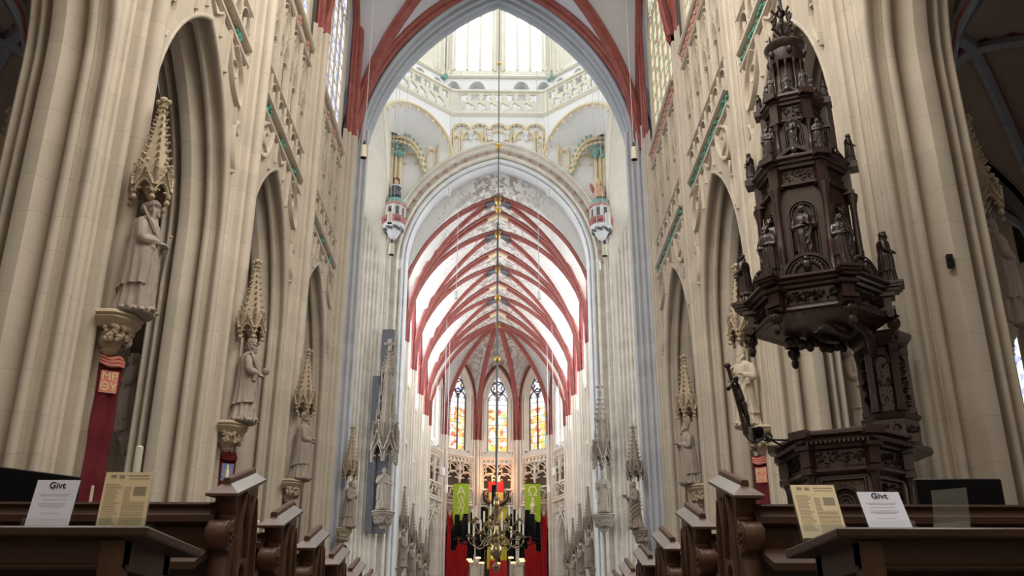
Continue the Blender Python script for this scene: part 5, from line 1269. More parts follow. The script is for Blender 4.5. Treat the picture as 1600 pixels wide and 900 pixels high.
xf(c, DR); xf(r_, DR); obj_split('small_column', c, 'pulpit_oak', t); obj('carved_ornament', r_, 'pulpit_figure', t)
for k in range(6): a = k*PI/3; pfig(t, .40*math.cos(a), .40*math.sin(a), 8.33, .34, math.degrees(a), k)
m = M(); m.lathe([(.05,9.6),(.07,9.75),(.04,9.85),(.05,10.05),(.12,10.12),(.06,10.2),(.045,10.45),(.06,10.5),(.14,10.56),(.18,10.66),(.12,10.74),(.20,10.84),(.06,10.95),(.04,11.3),(.0,11.5)], 12)
for k in range(6):
    a = k*PI/3; C, Sn = math.cos(a), math.sin(a)
    m.tube(smoothp([(.05*C,.05*Sn,9.68),(.16*C,.16*Sn,9.78),(.19*C,.19*Sn,9.92),(.13*C,.13*Sn,10.06),(.17*C,.17*Sn,10.14)], 5), .028, 6)
    m.ball((.21*C,.21*Sn,9.80), .035, 7, 5); m.ball((.21*C,.21*Sn,9.95), .035, 7, 5); m.ball((.19*C,.19*Sn,10.16), .03, 7, 5)
    for q in range(2): m.ball((.20*C,.20*Sn,10.62+.2*q), .045, 7, 5)
xf(m, Sc(.8,.8,1)); obj('openwork_finial', m, 'pulpit_figure', pul)
# crucifix on an iron arm
cx = thing('crucifix', 'dark crucifix leaning out from the pulpit rim on a scrolled iron arm', 'crucifix', (3.42, 12.55, 3.02))
m = M(); m.tube([(0,0,0),(-.16,.0,.88)], .026, 7); m.ball((-.165,0,.90), (.05,.05,.04), 8, 5); m.tube([(-.10,.24,.66),(-.14,-.24,.64)], .024, 7); m.tube([(.01,0,-.05),(-.01,0,.1)], .04, 8)
for q in (-1, 1): m.ball((-.12,q*.24,.65), .035, 7, 5)
obj('cross', m, 'pulpit_figure', cx)
m = M(); m.tube(smoothp([(.06,0,.08),(.0,.01,.28),(-.02,-.01,.42),(-.05,0,.56),(-.075,0,.64)], 5), [.022]*5+[.035]*5+[.05]*5+[.05]*5+[.02], 9); m.ball((-.07,0,.70), (.04,.036,.05), 9, 6)
for q in (-1, 1): m.tube([(-.06,q*.05,.60),(-.09,q*.14,.63),(-.115,q*.23,.66)], [.022,.017,.012], 7); m.tube([(.0,q*.025,.36),(.04,q*.035,.2),(.06,q*.012,.06)], [.034,.026,.014], 7)
m.tube([(-.0,-.05,.38),(.03,0,.36),(.0,.05,.38)], .03, 7); co = remeshed(m, 'corpus', .009); co.materials.append(MAT['pulpit_figure']); obj('corpus', co, None, cx)
m = M(); m.tube(smoothp([(0,0,0),(.03,-.02,-.12),(.12,-.03,-.16),(.22,0,-.10),(.30,.05,-.02),(.36,.05,-.06),(.33,.05,-.13),(.27,.04,-.10)], 6), .013, 6); m.tube(smoothp([(.25,.04,-.12),(.4,.1,-.1),(.62,.2,-.08)], 5), .013, 6); obj('scrolled_arm', m, 'iron', cx)
sp = thing('spotlight', 'small black spotlight clamped behind the pulpit rim', 'spotlight', (3.72, 13.0, 3.02))
m = M(); m.lathe([(.055,0),(.07,.02),(.07,.13),(.04,.16)], 12); m2 = M(); m2.box(-.10,-.06,-.06,.06,-.06,.14); m2.tube([(-.08,0,0),(0,0,.06)], .014, 6); m2.tube([(.06,0,.04),(.30,0,-.10)], .014, 6)
obj('lamp_head', m, 'black', sp); obj('bracket', m2, 'black', sp)

# ================================================================ FURNITURE
def text_mesh(txt, size, ext=.001, off=0):
    c = bpy.data.curves.new('t', 'FONT'); c.offset = off*size*4; c.body = txt; c.size = size; c.extrude = ext; c.align_x = 'CENTER'
    o = bpy.data.objects.new('t', c); COL.objects.link(o); bpy.context.view_layer.update()
    me = bpy.data.meshes.new_from_object(o.evaluated_get(bpy.context.evaluated_depsgraph_get())); bpy.data.objects.remove(o); return me
END = [(-.20,.77),(-.20,.755),(-.175,.745),(-.175,.71),(-.15,.685),(-.15,.655),(-.175,.635),(-.20,.635)] + [(-.225+.055*math.cos(t), .575+.06*math.sin(t)) for t in np.linspace(1.2, 5.0, 9)] + [(-.185,.50),(-.20,.47),(-.20,-.495),(.34,-.495),(.34,.18),(.31,.21),(.335,.24),(.335,.30),(.29,.34),(.27,.39),(.27,.44),(.24,.47),(.24,.62),(.21,.68),(.21,.90)]
def lancet(c, a, z0, zs, za): return [(c-a, z0)]+[(c+u, z) for u, z in pointed(a, zs, za, 0, 5)]+[(c+a, z0)]
HOLES = [[(.05+.07*math.cos(t), .70+.085*math.sin(t)*1.1) for t in np.linspace(0, 2*PI, 20, False)], lancet(-.04, .065, -.25, .25, .36), lancet(.14, .065, -.25, .25, .36), [(.05+.055*math.cos(t), .435+.055*math.sin(t)) for t in np.linspace(0, 2*PI, 16, False)]]
PEW = []
def pew(X, Y, s, label):
    """s = +1: the aisle end looks towards +X (pews left of the aisle)"""
    t = thing('pew', label, 'pew', (X, Y, 0), 0, 'oak pews either side of the aisle')
    if not PEW:
        me = curve_panel(END, HOLES, .038, .008); me.transform(Matrix(((0,0,1,0),(1,0,0,0),(0,1,0,0),(0,0,0,1)))); me.materials.append(MAT['oak']); PEW.append(me)
    e = obj('end_panel', PEW[0], None, t); e.scale = (s,1,1)
    m = M(Sc(s,1,1)); m.box(-.012,.004,-.14,.25,-.3,.5); m.box(-.012,.004,-.08,.14,.55,.79)
    m.tube([(.05,-.225,.575),(-.05,-.225,.575)], .05, 14); m.bar([(.045,y,z) for y, z in [(.05+.16*u, z) for u, z in pointed(1, .28, .52, 0, 6)]], (1,0,0), .025, .02)
    for q in range(5): m.ball((.05, -.225+.022*math.cos(q*1.257), .575+.022*math.sin(q*1.257)), .013, 6, 4)
    obj('carved_tracery', m, 'oak', e if False else t)
    m = M(Sc(s,1,1))
    sl = lambda y, z: z+.31*y
    def rc(x, y0, y1, z): return [(-x,y0,sl(y0,z)),(x,y0,sl(y0,z)),(x,y1,sl(y1,z)),(-x,y1,sl(y1,z))]
    m.loft([rc(.045,-.20,.21,.805), rc(.072,-.255,.25,.822), rc(.072,-.255,.25,.834), rc(.018,-.185,.24,.868)]); c = obj('cap', m, 'oak_cap', t, 20); c.data.materials.append(MAT['oak']); [setattr(p, 'material_index', 1) for p in c.data.polygons if abs(p.normal.y) > .45 or p.normal.z < .3]
    m = M(Sc(s,1,1)); m.loft([[(-x,y,sl(y,z)) for x, y in ((-q,-.19),(q,-.19),(q,.242),(-q,.242))] for q, z in ((.012,.864),(.018,.868),(.018,.888),(.013,.894))]); obj('ridge_bar', m, 'oak', c)
    L = 4.0; m = M(Sc(s,1,1))
    m.loft([[(-x, y, z) for y, z in ((-.205,.62),(-.225,.635),(-.225,.665),(-.20,.675),(-.185,.70),(-.20,.715),(-.195,.725),(-.12,.725),(-.12,.62))] for x in (.03, L)]); obj('top_rail', m, 'oak_board', t)
    m = M(Sc(s,1,1)); m.loft([[(-x, y, z) for y, z in ((-.18,.63),(-.15,.63),(-.03,-.08),(-.06,-.08))] for x in (.03, L)]); obj('back', m, 'oak_board', t)
    m = M(Sc(s,1,1)); m.bbox(-L, -.03, -.10, .33, -.10, -.06, .01) if s > 0 else m.bbox(-L, -.03, -.10, .33, -.10, -.06, .01); obj('seat', m, 'oak_board', t)
    m = M(Sc(s,1,1)); m.loft([[(-x, y, z) for y, z in ((-.44,.44),(-.20,.53),(-.20,.50),(-.44,.41))] for x in (.03, L)]); m.loft([[(-x, y, z) for y, z in ((-.46,.40),(-.44,.46),(-.425,.455),(-.445,.40))] for x in (.03, L)]) if False else None; obj('book_rest', m, 'oak_board', t)
    m = M(Sc(s,1,1)); m.bbox(-L-.06, -L, -.2, .33, FLOOR+.002, .62, .01); obj('far_end_panel', m, 'oak', t)
    return t
nth = ('nearest', 'second', 'third', 'fourth', 'fifth', 'sixth', 'seventh')
for k in range(7):
    pew(-1.085, 4.60+.985*k, 1, '%s dark oak pew left of the aisle, with a carved gabled end' % nth[k])
    pew(1.28, 4.62+.985*k, -1, '%s dark oak pew right of the aisle, with a carved gabled end' % nth[k])
def table(X, s, label):
    t = thing('literature_table', label, 'table', (X, 3.1, 0))
    f = lambda a, b: (min(s*a, s*b), max(s*a, s*b))
    m = M(); x = f(0, 1.9); m.bbox(x[0], x[1], 0, .60, .405, .437, .006); obj('tabletop', m, 'oak_board', t)
    m = M(); x = f(.09, 1.82); m.box(x[0], x[1], .075, .10, .325, .405); m.bbox(x[0], x[1], .066, .10, .312, .332, .006); x2 = f(.09, .115); m.box(x2[0], x2[1], .10, .50, .325, .405); m.box(x2[0]-.004, x2[1]+.004, .10, .50, .312, .33); m.box(x[0], x[1], .50, .525, .325, .405); obj('apron', m, 'oak_board', t)
    for xx, yy in ((.09, .06), (.09, .46), (1.76, .06), (1.76, .46)):
        m = M(); q = f(xx, xx+.075); cx_, cy_ = (q[0]+q[1])/2, yy+.0375
        m.bbox(q[0], q[1], yy, yy+.075, .25, .405, .004); m.loft([[(cx_+r*math.cos(a+z*9), cy_+r*math.sin(a+z*9), z) for a in np.linspace(PI/4, PI/4+2*PI, 8, False)] for z, r in ((.25,.045),(.21,.030),(.1,.040),(0,.032),(-.1,.040),(-.2,.032),(-.3,.042))]); m.bbox(q[0], q[1], yy, yy+.075, FLOOR, -.30, .004); obj('leg', m, 'oak', t)
    return t
table(-.95, -1, 'dark oak literature table in the left foreground'); table(1.22, 1, 'dark oak literature table in the right foreground')
def sheet_stand(label, loc, w, h, tilt, yaw, kind, name):
    t = thing(name, label, 'sign' if kind == 'givt' else ('newsletter stand' if kind == 'news' else 'brochure holder'), loc, math.radians(yaw))
    T = Rx(-math.radians(tilt)); ac = M(T); ac.box(-w/2-.003, w/2+.003, .0015, .0045, 0, h+.004)
    ac.T = np.eye(4); d = .09; ac.box(-w/2-.003, w/2+.003, -.02, d, .0005, .0035); ac.box(-w/2-.003, w/2+.003, d-.003, d, .0, .05)
    if kind != 'givt' or True: ac.T = T; ac.box(-w/2-.003, w/2+.003, -.024, -.021, .002, .055)
    obj('acrylic_holder', ac, 'acrylic', t)
    if kind == 'givt':
        m = M(T); m.box(-w/2, w/2, -.0012, .0004, .004, h); p = obj('printed_card', m, 'white_paper', t)
        me = text_mesh('Givt', w*.225, .001, .0022); o = obj('lettering', me, 'ink', p); o.matrix_local = Matrix(T.tolist()) @ Matrix.Translation((0, -.0026, h*.85)) @ Matrix.Rotation(PI/2, 4, 'X')
        pr = M(T); r2 = random.Random(3)
        for z, ln in ((.745,.74),(.715,.62),(.645,.58),(.575,.64),(.545,.66),(.515,.48),(.405,.46)):
            x = -ln*w/2
            while x < ln*w/2-.004: q = r2.uniform(.004, .011); pr.box(x, min(x+q, ln*w/2), -.0021, -.0011, h*z, h*z+.0022); x += q+.002
        obj('printed_lines', pr, 'print_pale', p)
    if kind == 'news':
        m = M(T)
        for k in range(7): m.box(-w/2+.0006*k, w/2-.0004*k, -.0195+.0027*k, -.0195+.0027*k+.0022, .004+.0012*(k % 3), h-.0015*((k*5) % 4))
        p = obj('newsletters', m, 'yellow_paper', t); pr = M(T); r2 = random.Random(4)
        def line(x0, x1, z, th=.0014, y=-.0203):
            x = x0
            while x < x1-.002: q = r2.uniform(.004, .010); pr.box(x, min(x+q, x1), y, y+.0008, z, z+th); x += q+.0016
        for k in range(26): line(-w*.44, -w*.44+w*r2.uniform(.22,.36), h*(.80-.026*k), .0011)
        for k in range(3, 30): line(-w*.04 , w*.44 if k > 12 else w*.10, h*(.82-.024*k), .0011)
        line(.0, w*.44, h*.93, .004); line(w*.02, w*.44, h*.885, .0022)
        obj('printed_lines', pr, 'print_grey', p); pi = M(T); pi.box(w*.16, w*.42, -.0206, -.0198, h*.62, h*.76); pi.box(-w*.38, -w*.26, -.0206, -.0198, h*.91, h*.955); pi.box(-w*.2, -w*.09, -.0206, -.0198, h*.90, h*.95); obj('printed_pictures', pi, 'print_grey', p)
    return t
TZ = .437
sheet_stand('white Givt sign leaning in an acrylic holder on the left table', (-1.39, 3.36, TZ), .148, .205, 14, 0, 'givt', 'donation_sign')
sheet_stand('stack of yellow newsletters in an acrylic holder on the left table', (-1.125, 3.34, TZ), .160, .215, 7, 0, 'news', 'newsletter_stand')
sheet_stand('stack of yellow newsletters in an acrylic holder on the right table edge', (1.30, 3.47, TZ), .160, .225, 24, 0, 'news', 'newsletter_stand')
sheet_stand('white Givt sign leaning in an acrylic holder on the right table', (1.505, 3.36, TZ), .150, .200, 30, 0, 'givt', 'donation_sign')
sheet_stand('empty clear acrylic brochure holder on the right table', (1.725, 3.40, TZ), .112, .19, 18, -34, 'empty', 'brochure_holder')
for (x, y, w, rz, lab, mt) in ((1.58, 3.3, .12, 5, 'open pale booklet lying between newsletters and Givt sign', 'yellow_paper'), (1.72, 3.28, .12, -8, 'dark booklet lying beside the acrylic holder', 'ink'), (2.03, 3.33, .2, 3, 'open white booklet lying at the right edge of the table', 'white_paper')):
    t = thing('booklet', lab, 'booklet', (x, y, TZ), math.radians(rz), 'booklets on the right table'); m = M(); n = 8
    P = [[(w*(u/n-.5), v, .002+.018*abs(math.sin(PI*u/n*2))*(1-abs(u/n-.5))) for u in range(n+1)] for v in (0, .15)]; m.grid(P); m.grid([[(a, b, c-.002) for a, b, c in r] for r in P]); obj('pages', m, mt, t)
    m = M(); m.box(-w/2, w/2, 0, .15, .0, .002); obj('cover', m, 'book_edge' if mt != 'ink' else 'ink', t)
for x, y, sd in ((-1.5, 6.75, 'left'), (1.72, 6.7, 'right')):
    t = thing('hymn_leaflet', 'white and magenta leaflet lying on a pew ledge %s of the aisle' % sd, 'leaflet', (x, y-.205, .726), math.radians(8)); m = M(); m.bbox(-.13, .13, -.0, .13, 0, .012, .003); p_ = obj('pages', m, 'white_paper', t); m = M(); m.box(-.07, .06, .03, .09, .0121, .0135); obj('magenta_print', m, 'red_cloth', p_)
def screen(label, x0, y0, x1, y1, z0, z1, px=0):
    cx_, cy_ = (x0+x1)/2, (y0+y1)/2; w = math.hypot(x1-x0, y1-y0); t = thing('display_screen', label, 'screen', (cx_, cy_, 0), math.atan2(y1-y0, x1-x0))
    m = M(); m.bbox(-w/2, w/2, -.02, .03, z0, z1, .006); obj('casing', m, 'black', t); m = M(); m.box(-w/2+.012, w/2-.012, -.0225, -.0195, z0+.015, z1-.012); obj('glass_panel', m, 'black', t)
    m = M(); m.tube([(px,.045,FLOOR),(px,.045,z0+.1)], .022, 8); m.box(px-.07,px+.07,-.0,.08,FLOOR,FLOOR+.03); m.box(px-.08,px+.08,.03,.055,z0,z0+.15); obj('floor_stand', m, 'black', t)
screen('black display screen angled behind the first left pew', -3.05, 4.84, -2.26, 5.60, .75, 1.06, -.24)
screen('black display screen behind the first right pew', 2.345, 5.08, 2.80, 5.08, .735, .965)
def candle(label, x, y, z0, z1, r=.028):
    t = thing('tall_candle', label, 'candle', (x, y, 0), 0, 'tall white candles'); m = M(); m.tube([(0,0,z0),(0,0,z1)], r, 10); m.lathe([(r,z1),(r*.6,z1+.01),(.003,z1+.012),(.003,z1+.03)], 8); obj('wax', m, 'candle_wax', t)
    m = M(); m.lathe([(.08,FLOOR),(.085,FLOOR+.03),(.03,FLOOR+.08),(.02,FLOOR+.2),(.02,z0-.1),(.07,z0-.04),(.08,z0),(.03,z0+.05)], 10); obj('stand', m, 'iron', t)
candle('tall white candle standing behind the yellow newsletters on the left', -3.22, 9.0, 1.2, 1.99, .035)
candle('white candle on a floor stand beyond the second left pew', -2.35, 10.2, .9, 1.48); candle('white candle on a floor stand beyond the nearest right pew', 3.15, 11.2, 1.1, 1.62)
ir = thing('wrought_iron_stand', 'black wrought iron votive stand behind the left table', 'candle stand', (-3.5, 9.0, 0)); m = M()
for x in (-.28, .22): m.tube([(x,0,FLOOR),(x,0,1.5)], .018, 6)
for z in (.6, 1.2, 1.42): m.tube([(-.3,0,z),(.26,0,z)], .014, 6)
for q in range(3): m.tube([(-.2+.16*q+.06*math.cos(t)*(1-t/9), 0, 1.31+.08*math.sin(t)*(1-t/9)) for t in np.linspace(0, 6, 14)], .010, 5)
m.lathe([(.03,1.5),(.05,1.56),(.03,1.62),(.045,1.7),(.0,1.76)], 8, (.22,0,0)); obj('iron_frame', m, 'iron', ir)
for q in range(2):
    m = M(); m.tube([(-.24+.14*q,0,1.42),(-.24+.14*q,0,1.68-.05*q)], .014, 7); obj('votive_candle', m, 'candle_wax', ir)
lb = tag(obj('wall_bracket', bpy.data.meshes.new('wall_bracket'), None), 'small black iron bracket fixed to the big right pillar', 'bracket')
m = M(); bx, by, bz = 6.99, 13.36, 5.86
m.box(bx-.03, bx+.05, by-.02, by+.06, bz-.11, bz+.10); m.tube([(bx,by,bz),(bx-.06,by-.10,bz),(bx-.05,by-.12,bz+.05)], .015, 6); m.tube([(bx-.06,by-.10,bz-.02),(bx-.06,by-.10,bz+.03)], .025, 6)
lb.data = m.mesh('wall_bracket'); lb.data.materials.append(MAT['iron'])

# ================================================================ HANGING LAMPS AND CHANDELIERS
def pendant(label, x, y, z, h, d, kind, top, group):
    t = thing('pendant_lamp', label, 'lamp', (x, y, z), 0, group); m = M()
    if kind == 'bell':
        m.lathe([(d*.36,h*.5),(d*.40,h*.46),(d*.5,-h*.5),(d*.44,-h*.5)], 14); obj('lamp_shade', m, 'ivory_metal', t); m = M(); m.lathe([(.02,h*.9),(d*.14,h*.82),(d*.1,h*.7),(d*.26,h*.62),(d*.30,h*.5)], 10); obj('cap', m, 'iron', t)
        m = M(); m.lathe([(d*.45,-h*.52),(d*.47,-h*.44),(d*.2,-h*.40)], 14)
        for q in range(6): m.ball((d*.36*math.cos(q*PI/3), d*.36*math.sin(q*PI/3), -h*.52), d*.07, 6, 4)
        obj('lens_ring', m, 'iron', t)
    else:
        m.lathe([(d*.46,h*.5),(d*.5,h*.46),(d*.5,-h*.5),(d*.42,-h*.5)], 14); obj('lamp_shade', m, 'white_metal', t); m = M(); m.lathe([(d*.42,-h*.49),(d*.40,-h*.44)], 12); obj('lens_ring', m, 'iron', t)
    m = M(); m.tube([(0,0,h*.5),(0,0,(CZ+CR*max(prof_arch(CA,CR)(x/CA), .8*prof_arch(CA,CR)((y-74)/3.1) if 70.9 < y < 77.1 else 0) if y > 54 else top)-z)], .012 if y < 50 else .02, 5); obj('wire', m, 'pale_wire', t)
G1 = 'pendant lamps hung on long wires'
for s, sd in ((-1, 'left'), (1, 'right')):
    x0 = -.02
    pendant('ivory bell lamp hanging before the %s crossing pillar' % sd, -4.7 if s < 0 else 4.9, 30, 17.25, .50, .24, 'bell', 29.3, G1)
    pendant('ivory bell lamp hanging low in the crossing on the %s' % sd, -5.38 if s < 0 else 5.5, 45, 20.2, .62, .30, 'bell', 44, G1)
    pendant('small white cylinder lamp hanging below the %s painted corner turret' % sd, -4.95 if s < 0 else 5.15, 45, 19.35, .48, .24, 'cyl', 44, G1)
    pendant('pale cylinder lamp hanging in front of the %s painted corner turret' % sd, -5.46 if s < 0 else 5.62, 44.2, 21.6, .62, .28, 'bell' if s < 0 else 'cyl', 44, G1)
    pendant('pale cylinder lamp hanging across the upper %s of the choir arch' % sd, -2.62 if s < 0 else 2.76, 46, 24.05, .42, .26, 'cyl', 44, G1)
    pendant('white cylinder lamp hanging in front of the %s choir vault' % sd, -2.37 if s < 0 else 2.42, 52, 20.45, .46, .24, 'cyl', 42, G1)
    pendant('white cylinder lamp in the choir beside the %s triforium' % sd, -3.92 if s < 0 else 4.17, 70, 13.75, .6, .28, 'cyl', 26, G1)
    pendant('lower white cylinder lamp in the choir beside the %s green banner' % sd, -3.87 if s < 0 else 3.98, 74, 13.2, .6, .28, 'cyl', 26, G1)
    pendant('white cylinder lamp in the choir under the %s apse window' % sd, -5.0 if s < 0 else 5.05, 77, 17.5, .7, .3, 'cyl', 22, G1)
ch = thing('brass_chandelier', 'polished brass ball chandelier with white candles on a long chain', 'chandelier', (.04, 46, 0)); m = M()
m.lathe([(.0,4.35),(.05,4.4),(.10,4.5),(.19,4.66),(.10,4.80),(.05,4.86),(.09,4.95),(.05,5.0),(.14,5.05),(.27,5.2),(.31,5.38),(.27,5.58),(.14,5.72),(.08,5.78),(.16,5.86),(.10,5.98),(.20,6.1),(.12,6.25),(.09,6.5),(.20,6.62),(.10,6.75),(.12,7.0),(.22,7.15),(.24,7.35),(.10,7.42),(.17,7.5),(.13,7.62),(.16,7.72),(.10,7.83),(.04,7.9)], 18)
m.tube([(.07*math.cos(t), 0, 8.02+.09*math.sin(t)) for t in np.linspace(0, 2*PI, 13)], .02, 5); obj('stem', m, 'brass', ch)
m = M(); m.tube([(0,0,8.1),(0,0,45)], .03, 5)
for z in (10.5, 14.6, 17.9, 23.0, 26.85, 32.2): pass
obj('chain', m, 'wire', ch); m = M()
for z in (14.65, 17.95, 22.95, 26.85, 32.2, 36.2): m.ball((0,0,z), .17 if z < 30 else .12, 10, 7)
obj('chain_knobs', m, 'gold', ch)
for (n_, R, z0, zc, of) in ((8, 1.28, 5.75, 6.02, .2), (8, 1.12, 6.45, 6.72, .55)):
    for k in range(n_):
        a = 2*PI*k/n_+of; C, Sn = math.cos(a), math.sin(a); P = lambda r, z: (r*C, r*Sn, z)
        m = M(); m.tube(smoothp([P(.12,z0+.15),P(.35,z0+.32),P(.55,z0+.12),P(.75,z0-.18),P(1.0,z0-.22),P(R,z0+.02),P(R,zc)], 5), .026, 6); m.tube([P(.45+.10*math.cos(t)*(1-t/9), z0+.02+.10*math.sin(t)*(1-t/9)) for t in np.linspace(0, 6, 12)], .018, 5); m.lathe([(.03,-.08),(.05,-.05),(.15,-.01),(.16,.02),(.05,.03),(.06,.1)], 10, P(R, zc)); arm = obj('arm', m, 'brass', ch)
        m = M(); x, y, z = P(R, zc+.05); m.tube([(x,y,z),(x+.01*C,y,z+.56)], .042, 8); obj('candle', m, 'candle_wax', arm)
wh = thing('wheel_chandelier', 'wide black iron ring light with dark tube lamps in the choir', 'chandelier', (0, 60, 0)); m = M()
for R, z in ((2.6,7.6),(1.5,8.3)):
    m.tube([(R*math.cos(t), R*math.sin(t), z) for t in np.linspace(0, 2*PI, 41)], .035, 6)
    for k in range(8): a = k*PI/4+.2; m.tube([(.1*math.cos(a), .1*math.sin(a), z+.1), (R*math.cos(a), R*math.sin(a), z)], .03, 5)
m.tube([(0,0,6.2),(0,0,9.2)], .08, 8); obj('iron_ring', m, 'iron', wh); m = M(); m.tube([(-.16,0,9.3),(-.16,0,10.95)], .14, 12); obj('centre_tube', m, 'black', wh); m = M(); m.tube([(-.05,0,9.2),(-.05,0,29.1)], .035, 5); obj('chain', m, 'wire', wh)
for k in range(18):
    a = 2*PI*k/18+.1; m = M(); z = 7.55+.35*((k*5) % 3); m.lathe([(.15,0),(.16,.03),(.16,1.25),(.13,1.28)], 10, (2.6*math.cos(a), 2.6*math.sin(a), z-.55)); obj('tube_lamp', m, 'black', wh)
for k in range(8):
    a = 2*PI*k/8+.4; m = M(); m.lathe([(.15,0),(.16,.03),(.16,1.2),(.13,1.22)], 10, (2.05*math.cos(a), 2.05*math.sin(a), 7.7+.4*(k % 2))); obj('tube_lamp', m, 'black', wh)
for k in range(10):
    a = 2*PI*k/10+.25; x, y = 1.65*math.cos(a), 1.65*math.sin(a); m = M(); m.tube([(x,y,6.5),(x,y,8.3)], .15, 10); tl = obj('tube_lamp', m, 'black', wh); m = M(); m.lathe([(.16,6.42),(.165,6.48),(.1,6.50)], 10, (x,y,0)); obj('glowing_rim', m, 'lamp_glow', tl)
    if k % 2 == 0: m = M(); x, y = 1.5*math.cos(a+.3), 1.5*math.sin(a+.3); m.tube([(x,y,8.0),(x,y,9.3)], .1, 10); obj('tube_lamp', m, 'black', wh)

# painted turrets at the crossing corners
for s in (-1, 1):
    sd = 'left' if s < 0 else 'right'; t = thing('painted_turret', 'painted stone turret console with red lettered band in the %s crossing corner' % sd, 'turret', (s*6.2, 52.1, 0))
    m = M(); m.lathe([(.30,25.35),(.62,25.42),(.62,26.12),(.3,26.14)], 8); obj('turret', m, 'crossing_stone', t)
    m = M()
    for k in range(8): a = k*PI/4; m.lathe([(.07,25.35),(.07,26.1)], 6, (.60*math.cos(a), .60*math.sin(a), 0))
    obj('colonnettes', m, 'pale_stone', t); m = M()
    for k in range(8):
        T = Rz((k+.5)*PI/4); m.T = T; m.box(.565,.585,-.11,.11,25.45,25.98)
    obj('opening_shade', m, 'slate', t)  # dark plates on the turret faces: shade of openings put into the colour
    m = M(); m.lathe([(.60,26.1),(.72,26.14),(.72,26.22),(.64,26.28)], 16); obj('brown_rim', m, 'rose_flower', t)
    m = M(); m.lathe([(.66,26.22),(.66,26.34),(.5,26.62),(.25,26.74),(.1,26.76)], 16); obj('green_mound', m, 'turquoise_paint', t)
    m = M(); m.lathe([(.66,24.92),(.70,24.95),(.76,25.25),(.70,25.36),(.62,25.38)], 20); b = obj('red_band', m, 'pink_paint', t)
    for k, chh in enumerate('\u00b7DOCOD\u00b7' if False else 'DOCOD'):
        a = -PI/2+(k-2)*.34; me = text_mesh(chh, .30, .01); o = obj('lettering', me, 'ink', b); o.location = (.735*math.cos(a), .735*math.sin(a), 25.0); o.rotation_euler = (PI/2-.12, 0, a+PI/2)
    m = M(); m.lathe([(.20,24.1),(.34,24.35),(.40,24.5),(.62,24.72),(.66,24.92)], 16); obj('corbel', m, 'crossing_stone', t); m = M()
    for k in range(26): a = k*2.4; m.ball((.52*math.cos(a), .52*math.sin(a), 24.55+.08*(k % 3)), .11, 6, 4)
    obj('leaf_carving', m, 'slate', t)
    g = thing('painted_figure', 'painted bust of a dark haired figure on the left corner turret' if s < 0 else 'painted angel kneeling on the right corner turret', 'statue', (s*6.15, 51.85, 26.75), 0); m = M()
    m.lathe([(.34,0),(.32,.2),(.22,.5),(.26,.62),(.12,.74)], 14); m.tube([(-.24,-.02,.55),(-.26,-.2,.35),(-.03,-.34,.45)], [.11,.09,.06], 8); m.tube([(.24,-.02,.55),(.26,-.2,.35),(.03,-.34,.45)], [.11,.09,.06], 8)
    me = remeshed(m, 'painted_body', .03); me.materials.append(MAT['slate' if s < 0 else 'flesh_paint']); obj('body', me, None, g)
    m = M(); head(m, (0,0,0), .1, 'none'); me = remeshed(m, 'painted_head', .006); me.materials.append(MAT['flesh_paint']); o = obj('face', me, None, g); o.scale = (3,3,3); o.location = (0, -.04, .92)
    m = M()
    for k in range(26): a = k*2.4; m.ball((.15*math.cos(a), .05+.13*math.sin(a), .95+.012*k*.9), .075, 6, 4)
    obj('hair', m, 'dark_hair_paint' if s < 0 else 'gold_stone', g); m = M()
    for q in (-1, 1): m.tube(smoothp([(q*.15,.18,.5),(q*.42,.22,.85),(q*.50,.2,1.05),(q*.36,.2,.4)], 4), [.05]*9+[.10]*3+[.03], 6)
    if s > 0: obj('wings', m, 'pink_paint', g)
    else: obj('white_collar', (lambda mm: (mm.lathe([(.20,.66),(.30,.6),(.31,.66),(.2,.74)], 12), mm)[1])(M()), 'white_paper', g)

